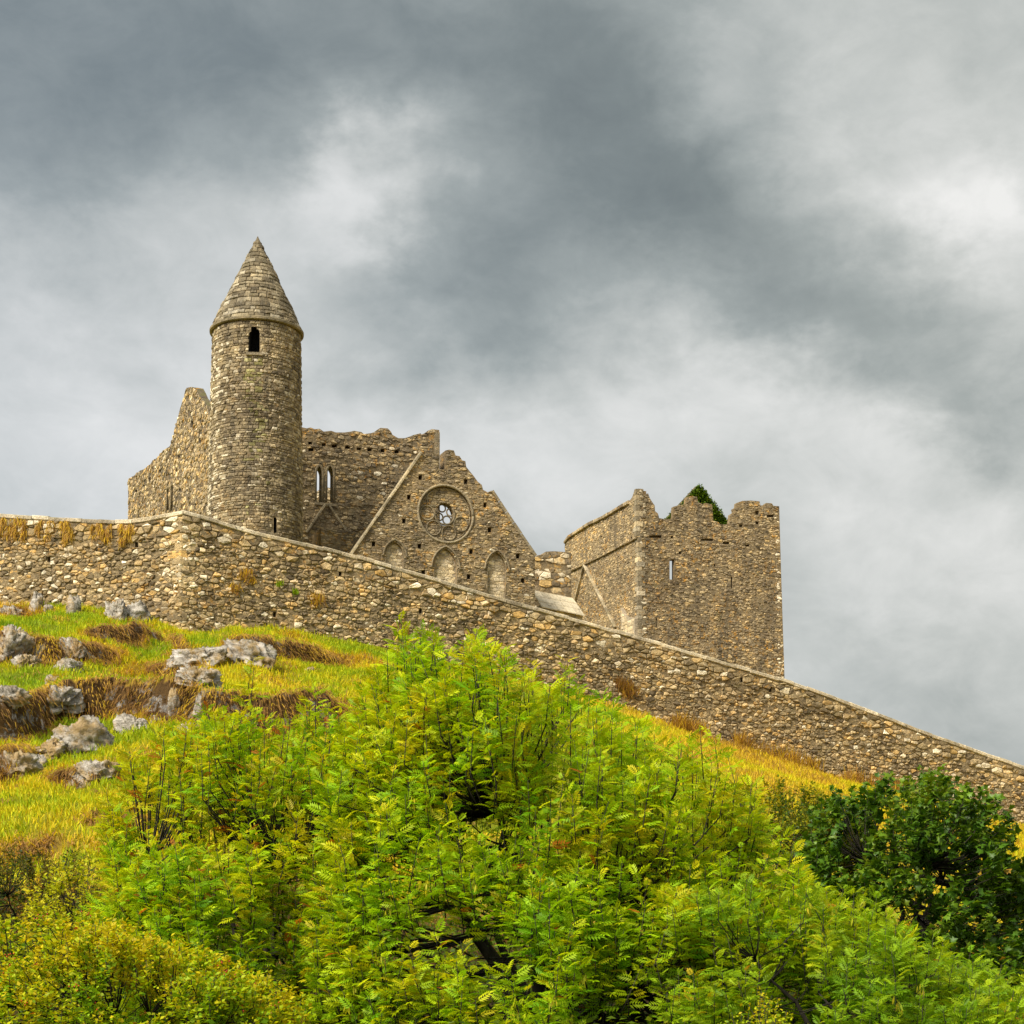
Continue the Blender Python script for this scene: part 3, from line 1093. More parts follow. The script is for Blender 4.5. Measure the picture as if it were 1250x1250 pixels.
    ms.add(cells, fm, M['tower'], 0.010, 0.06, 0.022, tint, (0.0, 0.93))
    # cap: core, eaves lip, stone courses
    Rk = 2.84
    zk = zt
    Hc = ztip - zk
    def rc(t):                                # slightly swollen cone
        return Rk * (1 - t) * (1 + 0.05 * math.sin(PI * min(t * 1.1, 1)) * (1 - t))
    V, Fc = [], []
    K = 20
    for j in range(K + 1):
        for i in range(64):
            a = 2 * PI * i / 64
            r = max(rc(j / K) - 0.03, 0.02)
            V.append((cx + r * math.cos(a), cy + r * math.sin(a), zk + Hc * j / K))
    for j in range(K):
        for i in range(64):
            Fc.append((j * 64 + i, j * 64 + (i + 1) % 64, (j + 1) * 64 + (i + 1) % 64, (j + 1) * 64 + i))
    cap = obj('conical_cap', new_mesh('conical_cap', V, Fc), M['mortar'], th)
    V, Fc = [], []
    prof = [(2.60, -0.02), (2.86, -0.08), (2.95, -0.03), (2.96, 0.10), (2.85, 0.18), (2.6, 0.16)]
    for i in range(72):
        a = 2 * PI * i / 72
        for r, dz in prof:
            V.append((cx + r * math.cos(a), cy + r * math.sin(a), zk + dz))
    n = len(prof)
    for i in range(72):
        for k in range(n):
            Fc.append((i * n + k, ((i + 1) % 72) * n + k, ((i + 1) % 72) * n + (k + 1) % n, i * n + (k + 1) % n))
    obj('eaves_course', new_mesh('eaves_course', V, Fc, [[0.6, 0.4, 0]] * len(V)), M['cone'], cap)
    z = 0.14
    while z < Hc - 0.5:
        h = random.uniform(0.2, 0.36)
        t0 = z / Hc
        r = rc(t0)
        cnt = max(4, int(2 * PI * r / 0.5))
        cuts = np.cumsum([random.uniform(0.6, 1.5) for _ in range(cnt)])
        cuts = cuts / cuts[-1] * 2 * PI
        st = random.uniform(0, 6.28)
        lap = random.uniform(0.0, 0.05)
        def cm(u, v, nn, r=r):
            tt = min(v / Hc, 1)
            R = rc(tt) + nn + lap
            a = st + u / r
            return (cx + R * math.cos(a), cy + R * math.sin(a), zk + v + nn * 0.4)
        prev = 0
        cc = []
        for cu_ in cuts:
            a0, a1 = prev * r, cu_ * r
            jj = lambda: random.uniform(-.025, .025)
            hh = h * random.uniform(0.85, 1.08)
            cc.append(np.array([(a0 + jj(), z + jj()), ((a0 + a1) / 2, z + jj()), (a1 + jj(), z + jj()), (a1 + jj(), z + hh), ((a0 + a1) / 2, z + hh + jj()), (a0 + jj(), z + hh)]))
            prev = cu_
        ms.add(cc, cm, M['cone'], 0.008, 0.05, 0.016, None, (0.05, 0.98))
        z += h
    V, Fc = [], []
    for j, (r, zz) in enumerate(((rc((Hc - .62) / Hc) + .03, Hc - .62), (rc((Hc - .2) / Hc) + .012, Hc - .2), (0.015, Hc))):
        V += [(cx + r * math.cos(2 * PI * i / 12), cy + r * math.sin(2 * PI * i / 12), zk + zz) for i in range(12)]
    Fc = [(j * 12 + i, j * 12 + (i + 1) % 12, (j + 1) * 12 + (i + 1) % 12, (j + 1) * 12 + i) for j in range(2) for i in range(12)]
    obj('cap_stone', new_mesh('cap_stone', V, Fc, [[0.3, 0.5, 0]] * len(V)), M['cone'], cap)
    ms.finish()
build_round_tower()

# ------------------------------------------------------------------ cathedral ruin
def put_hole(pl, px, py, w=4.6, h=6.0, depth=0.55):
    a = pl.uv(px - w / 2, py + h / 2)
    b = pl.uv(px + w / 2, py + h / 2)
    c = pl.uv(px + w / 2, py - h / 2)
    d = pl.uv(px - w / 2, py - h / 2)
    return ([a, b, c, d], depth)

def wall_piece(ms, th, name, pl, outline_px, thick, holes, du, dv, jit, wv, mat, h=0.055, gap=0.013, tint=None, pal=(0.02, 0.95), core='mortar', over=0.07, extra=(), uv_outline=None):
    o = uv_outline or pl.poly(outline_px)
    V, Fc = slab(pl, o, thick, holes, 0.45 * h)
    obj(name, new_mesh(name, V, Fc), M[core], th)
    us = [p[0] for p in o]; zs = [p[1] for p in o]
    cells = power_cells(min(us) - .5, max(us) + .5, min(zs) - .5, max(zs) + .5, du, dv, jit, wv)
    cells = fit_cells(cells, o, [x for x, d in holes] + list(extra), over)
    ms.add(cells, pl.P, M[mat], gap, h, 0.02, tint, pal)

def build_cathedral():
    G = Plane(540, 122.0, E1, NF)
    B = Plane(450, 127.0, E1, NF)
    L = Plane(262, 119.6, E2, NL)
    base = G.P(0, 24.0)
    th = empty('ruined_cathedral', base, 'roofless ruined stone cathedral with rose window gable behind the boundary wall', 'church ruin')
    ms = Masonry(th)
    # --- gable wall with the rose window
    cu, cz = G.uv(544, 627.5)
    Rr = abs(G.uv(577, 627)[0] - G.uv(511, 627)[0]) / 2
    circ = lambda r, k=40, cu=cu, cz=cz: [(cu + r * math.cos(2 * PI * i / k), cz + r * math.sin(2 * PI * i / k)) for i in range(k)]
    putl = [(513, 583), (499, 607), (493, 636), (456, 664), (512, 667), (568.5, 588), (597.5, 647), (575, 673.5), (632, 679), (638, 709), (516.6, 699), (572, 704), (473, 690)]
    holes = [put_hole(G, x, y) for x, y in putl]
    holes.append((put_hole(G, 592, 616.5, 4.2, 6)[0], None))
    lanc = []
    for (l, r, apex_py, spring_py) in ((471.5, 492.5, 662, 676), (530.5, 557.5, 670, 690), (595.5, 617.5, 675, 692)):
        ul, zs = G.uv(l, spring_py)
        ur = G.uv(r, spring_py)[0]
        za = G.uv((l + r) / 2, apex_py)[1]
        m = (ul + ur) / 2
        arch = pointed_arch(m, zs, (ur - ul) / 2, za - zs)
        zb = 25.5
        poly = [(ul, zb)] + arch + [(ur, zb)]
        holes.append((poly, 0.22))
        lanc.append((m, zs, (ur - ul) / 2, za - zs, poly))
    holes.append((circ(Rr), 0.20))
    out_px = [(428, 676), (436, 665), (470, 616), (500, 572), (513, 554), (535.5, 555), (535.8, 573), (543.5, 573), (543.5, 550), (548, 549), (554, 550), (556, 556), (561, 557), (564, 562), (568, 563), (569, 570), (573, 575), (578, 581), (583, 588), (588, 592), (589.5, 598), (595, 601), (600, 599), (611, 619), (626, 640), (640, 660), (653, 678.5), (652.5, 780), (425, 760)]
    # the rose ring recess is closed by its own disc with the pierced centre
    o = G.poly(out_px)
    def gt(c, t):
        if random.random() < 0.02: t[2] = random.uniform(0.6, 1)
        return t
    wall_piece(ms, th, 'gable_wall', G, None, 1.1, [h for h in holes if h[0] is not holes[-1][0]] + [(holes[-1][0], None)], 0.30, 0.14, 0.44, 0.8, 'cath', uv_outline=o, tint=gt)
    D = G.shifted(-0.20)
    eye_u, eye_z = cu - 0.02, cz + 0.02
    eye_r = Rr * 0.36
    eye = [(eye_u + eye_r * math.cos(2 * PI * i / 28), eye_z + eye_r * 1.12 * math.sin(2 * PI * i / 28)) for i in range(28)]
    disc = circ(Rr - 0.004)
    V, Fc = slab(D, disc, 0.55, [(eye, None)])
    rw = obj('rose_window', new_mesh('rose_window', V, Fc), M['mortar'], th)
    cells = power_cells(cu - Rr - .4, cu + Rr + .4, cz - Rr - .4, cz + Rr + .4, 0.32, 0.17, 0.36, 0.5)
    ms.add(fit_cells(cells, disc, [eye], 0.0), D.P, M['cath'], 0.012, 0.045, 0.015, None, (0.1, 0.95))
    ring_part('rose_frame', G, cu, cz, Rr + 0.03, 0.085, 0.02, M['dress'], rw)
    ring_part('rose_inner_roll', D, cu, cz, Rr - 0.12, 0.04, 0.03, M['dress'], rw)
    fr, fd = Rr * 0.255, Rr * 0.655
    for ang, a0, a1 in ((180, 0, 2 * PI), (231, 0, 2 * PI), (283, 0, 2 * PI), (334, 0, 2 * PI), (129, 1.6, 5.6)):
        a = math.radians(ang)
        ring_part('foil', D, cu + fd * math.cos(a), cz + fd * math.sin(a), fr, 0.042, 0.06, M['dress'], rw, a0, a1, 24)
    ring_part('eye_ring', D, eye_u, eye_z, eye_r * 1.02, 0.06, 0.05, M['dress'], rw, math.radians(150), math.radians(400), 30)
    # pierced tracery: small rings inside the eye
    T = D.shifted(-0.25)
    for px, py, rp in ((539.5, 620.5, 4.3), (549.5, 625.5, 4.3), (545.5, 635, 4.8), (536.3, 631, 4.2), (555.5, 633.5, 4.0), (547, 615, 3.6)):
        u, z = T.uv(px, py)
        rr = rp * abs(T.uv(545, 627)[0] - T.uv(544, 627)[0])
        ring_part('tracery', T, u, z, rr, 0.05, 0.0, M['dress'], rw, 0, 2 * PI, 20)
    # blocked lancets
    for m, zs, hw, rise, poly in lanc:
        K = G.shifted(-0.185)
        me = new_mesh('blocked_window', [K.P(u, z, 0.002) for u, z in poly], [tuple(range(len(poly)))])
        obj('blocked_window', me, M['mortar_pale'], th)
        cells = power_cells(m - hw - .3, m + hw + .3, 25.5, zs + rise + .3, 0.36, 0.22, 0.36, 0.4)
        ms.add(fit_cells(cells, poly, (), 0.0), K.P, M['pale'], 0.008, 0.03, 0.012, None, (0, 1))
        path = pointed_arch(m, zs - 0.1, hw + 0.20, rise + 0.26, 10)
        V, Fc = [], []
        path = [(path[0][0] - 0.12, path[0][1] - 0.03)] + path + [(path[-1][0] + 0.12, path[-1][1] - 0.03)]
        tube(V, Fc, [G.P(u, z, 0.07) for u, z in path], [0.065] * len(path), 7)
        obj('hood_mould', new_mesh('hood_mould', V, Fc, [[0.4, 0.5, 0]] * len(V), True), M['dress'], th)
        path = [(m - hw - .02, zs - 3.0)] + pointed_arch(m, zs, hw + 0.03, rise + 0.04, 10) + [(m + hw + .02, zs - 3.0)]
        V, Fc = [], []
        tube(V, Fc, [G.P(u, z, 0.0) for u, z in path], [0.04] * len(path), 6)
        obj('arch_surround', new_mesh('arch_surround', V, Fc, [[0.3, 0.5, 0]] * len(V), True), M['dress'], th)
    # raking copings
    coping_run('coping_stone', G, [G.uv(428, 677), G.uv(514, 552.5)], 0.16, -0.35, 0.18, 0.8, M['rake'], th)
    coping_run('coping_stone', G, [G.uv(600.5, 599), G.uv(626.5, 638.5), G.uv(654, 679)], 0.20, -0.5, 0.10, 0.9, M['dress'], th)
    # --- choir wall with twin lancets
    bh = [put_hole(B, x, y, w, h, 0.6) for x, y, w, h in ((378.5, 541, 5, 3.6), (395, 543, 5, 3.2), (408, 544.5, 6.5, 4), (424, 546, 6, 4), (438, 548, 5.5, 3.4), (451, 549, 5.5, 4), (467, 550, 5, 4.5), (484, 551.5, 5, 4), (379.5, 549, 6.5, 4))]
    lights = []
    for l, r in ((385, 394), (398, 407.6)):
        ul, zb = B.uv(l, 613)
        ur = B.uv(r, 613)[0]
        zs = B.uv(l, 577)[1]
        za = B.uv((l + r) / 2, 567.5)[1]
        arch = pointed_arch((ul + ur) / 2, zs, (ur - ul) / 2, za - zs, 6)
        poly = [(ul, zb)] + arch + [(ur, zb)]
        bh.append((poly, None))
        lights.append(poly)
    top = [(335, 521), (352, 522), (368, 521.5), (374, 523), (379, 522), (384, 524), (390, 523.5), (395, 527), (404, 526), (410, 528), (420, 528), (428, 527), (432, 526), (441, 527.5), (444, 530), (452, 529), (456, 528), (460, 525), (464, 522.5), (473, 523), (477, 527), (479, 531), (486, 535), (494, 535), (500, 533), (505, 531), (513, 529), (515, 531), (522, 526), (527, 524), (536, 525)]
    outB = top + [(537.5, 700), (337, 730)]
    def bt(c, t):
        if random.random() < 0.03: t[2] = random.uniform(0.5, 1)
        return t
    wall_piece(ms, th, 'choir_wall', B, outB, 1.0, bh, 0.33, 0.19, 0.46, 0.8, 'cath', 0.08, tint=bt, pal=(0.0, 0.92))
    for poly in lights:
        V, Fc = [], []
        tube(V, Fc, [B.P(u, z, 0.02) for u, z in poly], [0.10] * len(poly), 6)
        obj('window_surround', new_mesh('window_surround', V, Fc, [[0.3, 0.4, 0]] * len(V), True), M['dress'], th)
    um = (B.uv(394, 590)[0] + B.uv(398, 590)[0]) / 2
    V, Fc = box_on(B, um - .07, um + .07, B.uv(396, 613)[1], B.uv(396, 570)[1], -0.35, 0.05)
    obj('mullion', new_mesh('mullion', V, Fc, [[0.4, 0.5, 0]] * 8), M['dress'], th)
    a, b = B.uv(383.5, 614), B.uv(411, 614)
    V, Fc = box_on(B, a[0], b[0], a[1] - .14, a[1] + .04, -0.3, 0.18)
    obj('window_sill', new_mesh('window_sill', V, Fc, [[0.5, 0.5, 0]] * 8), M['dress'], th)
    coping_run('roof_crease', B, [B.uv(373, 651), B.uv(396.5, 616)], 0.15, -0.02, 0.24, 0.8, M['rake'], th)
    coping_run('roof_crease', B, [B.uv(400, 616), B.uv(432.5, 664)], 0.15, -0.02, 0.24, 0.8, M['rake'], th)
    # jamb of the broken wall end
    a = B.uv(536, 526); b = B.uv(536, 575)
    z = b[1]
    while z < a[1] - 0.2:
        hh = random.uniform(0.28, 0.45)
        V, Fc = box_on(B, a[0] - random.choice((.35, .55)), a[0] + .03, z + .01, min(z + hh, a[1]), -1.02, 0.075)
        obj('jamb_stone', new_mesh('jamb_stone', V, Fc, [[random.random(), random.random(), 0]] * 8), M['dress'], th)
        z += hh
    # lean-to block under the crease
    S = B.shifted(2.2)
    u0, zt = S.uv(391.5, 645); u1 = S.uv(434, 645)[0]
    outS = [(u0, 27.0), (u1, 27.0), (u1, zt - .05), ((u0 + u1) / 2, zt + .04), (u0, zt)]
    wall_piece(ms, th, 'lean_to_wall', S, None, 2.1, [], 0.42, 0.17, 0.3, 0.3, 'cath', uv_outline=outS)
    # far wall glimpsed through the lancets
    Q = Plane(400, 141.0, E1, NF)
    wall_piece(ms, th, 'far_wall', Q, [(370, 608), (382, 604), (388, 599), (393, 596), (399, 595), (404.5, 596), (405, 640), (370, 640)], 0.8, [], 0.42, 0.24, 0.4, 0.5, 'pale')
    # --- left flank with broken gable
    lh = []
    for l, r, t, b in ((203.5, 207, 595, 624), (208.6, 212, 591.5, 623)):
        ul, ur = L.uv(l, b)[0], L.uv(r, b)[0]
        zb = L.uv((l + r) / 2, b)[1]
        zs = L.uv((l + r) / 2, t + 6)[1]
        za = L.uv((l + r) / 2, t)[1]
        lo, hi = min(ul, ur), max(ul, ur)
        arch = pointed_arch((lo + hi) / 2, zs, (hi - lo) / 2, za - zs, 5)
        lh.append(([(lo, zb)] + arch + [(hi, zb)], 0.42))
    for x, y, w, h in ((235.4, 517.6, 3.4, 7), (219, 558, 2.6, 4), (183.5, 585, 3, 4), (245, 537.7, 2.2, 5), (176, 594, 2.6, 3.5), (167, 600, 2.6, 3.5), (196, 575, 2.4, 3), (220, 598, 2.4, 3)):
        hp, d = put_hole(L, x, y, w, h, 0.42)
        lh.append((hp, d))
    outL = [(157, 587), (159, 584), (161.5, 582), (164, 581), (171.6, 574.5), (176, 573), (184.5, 566.5), (187, 562), (191, 560), (196, 555), (200, 550), (207.6, 545), (210, 541), (212, 533), (215, 520.5), (218, 509), (220.5, 499), (223.4, 490), (226, 484), (226, 480), (228.5, 473.5), (234, 472.5), (240, 473.5), (243, 479), (246, 486), (251, 491), (253.7, 495), (255.5, 500), (257, 506), (262, 510), (263, 690), (157.5, 665)]
    oL = L.poly(outL)
    lh = [h for h in lh]
    def lt(c, t):
        if random.random() < 0.10: t[0] = random.uniform(0.9, 1.0)
        return t
    wall_piece(ms, th, 'flank_wall', L, None, 0.5, lh, 0.38, 0.22, 0.46, 0.8, 'cath', 0.10, uv_outline=oL, tint=lt, pal=(0.15, 1.0), core='cath')
    for hp, d in lh[:2]:
        V, Fc = [], []
        tube(V, Fc, [L.P(u, z, 0.0) for u, z in hp], [0.09] * len(hp), 6)
        obj('window_surround', new_mesh('window_surround', V, Fc, [[0.3, 0.4, 0]] * len(V), True), M['dress'], th)
    ms.finish()
build_cathedral()

# ------------------------------------------------------------------ tower house (castle)
KF = Plane(779.5, 135.0, E1, NF, 690)
KL = Plane(779.5, 135.0, E2, NL, 690)
def build_tower_house():
    base = KF.P(5, 22.0)
    th = empty('tower_house', base, 'square ruined tower house with broken battlements at the right end', 'castle tower')
    ms = Masonry(th)
    hs = [put_hole(KF, 820, 695.5, 5.6, 24)]
    hs[0] = (hs[0][0], None)
    for x, y, w, h in ((893, 711.5, 1.8, 14), (801, 760.5, 1.9, 11), (800, 655.2, 15, 3), (863, 659, 15, 2.8), (886, 663, 8, 2.6), (912, 666, 5, 2.6), (820, 656, 3, 3), (924, 626, 4.6, 5), (924, 638.5, 4, 3.6), (904, 642, 4, 3), (940, 630, 8, 2.8), (872, 690, 2.2, 3), (830, 675, 3, 3)):
        hs.append(put_hole(KF, x, y, w, h, 0.30))
    outF = [(776.6, 656), (776.6, 598), (778.5, 596.5), (785, 597), (786, 603), (791, 602.5), (793, 608), (796, 613), (799, 617), (799.5, 624), (803, 627), (804.5, 632.5), (813, 634), (821.5, 633), (822, 618.5), (828, 617), (837, 615), (838, 607), (843, 605.5), (850.5, 606.5), (852, 613), (858, 616), (861, 614), (869, 616), (870.5, 636), (876, 637), (880, 640.5), (890, 640), (891.5, 628), (896, 625), (895, 621), (898.5, 619), (899, 614), (906, 611.5), (916, 611), (927, 612), (928, 617), (933, 617), (935, 614), (942, 614.5), (944, 617.5), (951, 618), (953, 690), (957.5, 829), (959, 880), (780.5, 880), (779.5, 657)]
    def ft(c, t):
        edge = KF.uv(954, 740)[0] - c[0]
        if edge < 0.5 and random.random() < 0.4:
            t[2] = random.uniform(0.5, 1); t[0] = random.uniform(0.85, 1)
        if c[0] < 0.55 and random.random() < 0.3:
            t[2] = random.uniform(0.3, 0.9)
        return t
    wall_piece(ms, th, 'front_wall', KF, outF, 0.38, hs, 0.27, 0.15, 0.46, 0.8, 'castle', 0.06, tint=ft, pal=(0.0, 0.93))
    # left flank: body and slightly proud parapet
    lo = [(692, 699.5), (702, 695.5), (714, 690), (734, 680), (756, 669), (779, 657), (780.5, 880), (698, 830)]
    oL = KL.poly(lo)
    uc = 0.0
    oL = [(max(u, 0.02), z) for u, z in oL]
    wall_piece(ms, th, 'flank_wall', KL, None, 1.4, [], 0.27, 0.15, 0.44, 0.7, 'castle', 0.05, uv_outline=oL, pal=(0.1, 0.9), core='mortar')
    KP = KL.shifted(0.14)
    po = [(689.6, 668), (690, 663), (694.4, 655.5), (705, 648), (720, 639), (739, 630), (755, 621), (768, 612.5), (772, 607), (775, 598), (779, 597), (779.5, 656), (756, 668), (734, 679.5), (714, 689), (702, 695), (692, 699)]
    oP = [(max(u, 0.01), z) for u, z in KP.poly(po)]
    ph = [put_hole(KP, x, y, w, h, 0.4) for x, y, w, h in ((755, 667, 5, 5), (734, 678, 6, 4), (723, 683.5, 5, 4), (701, 693, 5, 4), (763, 662, 3, 3.5), (734, 655, 2.2, 2.4), (771, 656.5, 2, 2.4))]
    ph = [h for h in ph if all(inside_mask(np.array([p]), oP)[0] for p in h[0])]
    wall_piece(ms, th, 'parapet', KP, None, 0.8, ph, 0.28, 0.16, 0.44, 0.7, 'castle', 0.05, uv_outline=oP, pal=(0.2, 0.95))
    coping_run('parapet_coping', KP, [KP.uv(690.5, 662.5), KP.uv(695, 656), KP.uv(720, 640), KP.uv(739, 631), KP.uv(769, 613)], 0.24, -0.9, 0.2, 0.9, M['castle'], th)
    # roof crease of a vanished building and its smoother patch
    a, b, c = KL.uv(703, 737), KL.uv(715, 690), KL.uv(753, 766)
    coping_run('roof_crease', KL, [a, b], 0.13, -0.02, 0.24, 0.8, M['rake'], th)
    coping_run('roof_crease', KL, [b, c], 0.13, -0.02, 0.24, 0.8, M['rake'], th)
    # corner stones up the arris
    z = 27.0
    zt = KF.uv(779, 598)[1]
    k = 0
    while z < zt - 0.3:
        hh = random.uniform(0.28, 0.42)
        l1, l2 = (0.55, 0.3) if k % 2 else (0.3, 0.55)
        V = []
        for q in (0.0, 1.0):
            zz = z + 0.012 + q * (hh - 0.024)
            pr = 0.21 if z > KF.uv(779, 656)[1] else 0.07
            o = (KF.o[0] + NF[0] * 0.07 + NL[0] * pr, KF.o[1] + NF[1] * 0.07 + NL[1] * pr)
            for (s, t) in ((0, 0), (l1, 0), (l1, 0.3), (0.3, 0.3), (0.3, l2), (0, l2)):
                V.append((o[0] + E1[0] * s + E2[0] * t, o[1] + E1[1] * s + E2[1] * t, zz))
        Fc = [(i, (i + 1) % 6, 6 + (i + 1) % 6, 6 + i) for i in range(6)] + [(5, 4, 3, 2, 1, 0), (6, 7, 8, 9, 10, 11)]
        obj('quoin', new_mesh('quoin', V, Fc, [[random.random(), random.random(), 0.35 if random.random() < .3 else 0]] * 12), M['pale'] if random.random() < .3 else M['dress'], th)
        z += hh
        k += 1
    # pale buttress stub low on the flank
    S = KL.shifted(0.3)
    o = [(max(u, 0.06), z) for u, z in S.poly([(757.5, 742), (762.5, 752), (777, 754), (777, 800), (759, 800)])]
    V, Fc = slab(S, o, 0.8)
    obj('buttress', new_mesh('buttress', V, Fc), M['mortar_pale'], th)
    us = [p[0] for p in o]; zs = [p[1] for p in o]
    ms.add(fit_cells(bond_cells(min(us) - .2, max(us) + .2, min(zs), max(zs) + .2, 0.6, 0.34, 0.2), o, (), 0.0), S.P, M['pale'], 0.01, 0.03, 0.01, None, (0.2, 1))
    # the two sides out of view, and the inner gable
    ur = KF.uv(954, 740)[0]
    W2 = Plane.__new__(Plane); W2.o = KF.P(ur - 0.02, 0)[:2]; W2.d = E2; W2.n = (E1[0], E1[1])
    V, Fc = slab(W2, [(1.65, 20), (11.8, 20), (11.8, 38.0), (1.65, 38.6)], 1.4)
    obj('side_wall', new_mesh('side_wall', V, Fc), M['castle'], th)
    W3 = Plane.__new__(Plane); W3.o = KF.P(0, 0, -11.9)[:2]; W3.d = E1; W3.n = (-NF[0], -NF[1])
    V, Fc = slab(W3, [(0.1, 20), (ur - .1, 20), (ur - .1, 33), (0.1, 33)], 1.2)
    obj('back_wall', new_mesh('back_wall', V, Fc), M['castle'], th)
    I = KF.shifted(-5.0)
    apex, rt, lf = I.uv(853, 591.5), I.uv(894, 645), I.uv(808, 640)
    gl = I.uv(835, 664)[1]
    go = [(lf[0], gl), (rt[0], gl), rt, apex, lf]
    V, Fc = slab(I, go, 0.7)
    obj('attic_gable', new_mesh('attic_gable', V, Fc), M['castle'], th)
    ms.finish()
    return I, apex, rt, lf
IVY = build_tower_house()

def build_low_ruin():
    R = Plane(670, 130.0, E1, NF)
    th = empty('ruined_wall', R.P(0, 24), 'low broken wall with pale blocks between rose gable and tower house', 'wall')
    ms = Masonry(th)
    def rt(c, t):
        if random.random() < 0.28: t[2] = random.uniform(0.6, 1); t[0] = random.uniform(.8, 1)
        return t
    wall_piece(ms, th, 'wall_core', R, [(640, 682), (653, 681), (656, 678), (664, 677), (666, 673.5), (676, 673), (690, 674), (697, 675), (697, 780), (640, 780)], 1.0, [], 0.6, 0.34, 0.4, 0.6, 'castle', 0.09, tint=rt)
    ms.finish()
    S = Plane(680, 127.0, E1, NF)
    a0, a1 = S.uv(660, 745), S.uv(711, 745)
    zt = S.uv(685, 742)[1]
    oh = empty('outbuilding', S.P((a0[0] + a1[0]) / 2, 24), 'small outbuilding with pale sloping slab roof beside the tower house', 'outbuilding')
    V, Fc = slab(S, [(a0[0], 24), (a1[0], 24), (a1[0], zt - .25), (a0[0], zt + .1)], 2.2)
    obj('wall', new_mesh('wall', V, Fc), M['mortar_pale'], oh)
    ms2 = Masonry(oh)
    ms2.add(fit_cells(bond_cells(a0[0], a1[0], 27, zt, 0.6, 0.3, 0.2), [(a0[0], 27), (a1[0], 27), (a1[0], zt - .3), (a0[0], zt)]), S.P, M['pale'], 0.01, 0.03, 0.01, None, (0.1, 0.8))
    ms2.finish()
    # roof slabs in two courses sloping up and back
    bl, br = S.uv(659, 744), S.uv(711.5, 754)
    tl, tr = S.uv(657.5, 723), S.uv(696, 731)
    rows, cols = 3, 5
    for r in range(rows):
        for c in range(cols):
            def pt(s, t, n):
                u0 = bl[0] + (br[0] - bl[0]) * s
                u1 = tl[0] + (br[0] - 0.2 - tl[0]) * s
                z0 = bl[1] + (br[1] - bl[1]) * s
                u = u0 + (u1 - u0) * t
                q = S.P(u, z0 + 1.45 * t + n, 0.3 - 1.5 * t)
                return q
            s0, s1 = c / cols + .004, (c + 1) / cols - .004
            t0, t1 = r / rows, (r + 1) / rows + .03
            lift = 0.03 * random.random()
            V = [pt(s, t, n + lift + (0.05 if t == t0 else 0)) for n in (0.0, 0.08) for s, t in ((s0, t0), (s1, t0), (s1, t1), (s0, t1))]
            Fc = [(3, 2, 1, 0), (4, 5, 6, 7), (0, 1, 5, 4), (1, 2, 6, 5), (2, 3, 7, 6), (3, 0, 4, 7)]
            obj('roof_slab', new_mesh('roof_slab', V, Fc, [[random.random(), random.random(), 0.6]] * 8), M['pale'], oh)
build_low_ruin()

# ------------------------------------------------------------------ rocks
def rock_mesh(seed, sx, sy, sz, sub=26):
    """blocky limestone lump: a sphere cut by bedding and joint planes, then roughened"""
    rg = np.random.default_rng(seed)
    n, m = sub, sub * 2
    th = np.linspace(0.02, PI - 0.02, n)
    ph = np.linspace(0, 2 * PI, m, endpoint=False)
    T, Pp = np.meshgrid(th, ph, indexing='ij')
    D = np.stack([np.sin(T) * np.cos(Pp), np.sin(T) * np.sin(Pp), np.cos(T)], -1).reshape(-1, 3)
    R = np.full(len(D), 1.25)
    for _ in range(13):
        nv = rg.normal(size=3)
        nv /= np.linalg.norm(nv)
        if _ < 5:
            nv = np.array([0.12, 0.1, 1.0]) * np.sign(nv) if _ < 2 else np.array([nv[0], nv[1], 0.15])
            nv /= np.linalg.norm(nv)
        d = D @ nv
        R = np.minimum(R, np.where(d > 0.05, rg.uniform(0.62, 0.98) / np.maximum(d, 0.05), 9))
    V = D * R[:, None]
    for k, a in ((2.0, 0.20), (4.5, 0.16), (10.0, 0.10), (19.0, 0.05)):
        q = 2 * vnoise(V[:, 0] * k + V[:, 2] * k * .7 + seed, V[:, 1] * k - V[:, 2] * k * 1.1, seed) - 1
        V = V + D * (a * (0.6 - np.abs(q) * 1.6))[:, None]
    # bedding steps
    st = 5.0
    V[:, 2] += 0.35 * (np.round(V[:, 2] * st) / st - V[:, 2])
    V *= np.array([sx, sy, sz])
    i = np.arange(n - 1)[:, None] * m + np.arange(m)[None]
    j = np.arange(n - 1)[:, None] * m + (np.arange(m)[None] + 1) % m
    Q = np.stack([i, j, j + m, i + m], -1).reshape(-1, 4)
    return mesh_np('rock', V, Q)

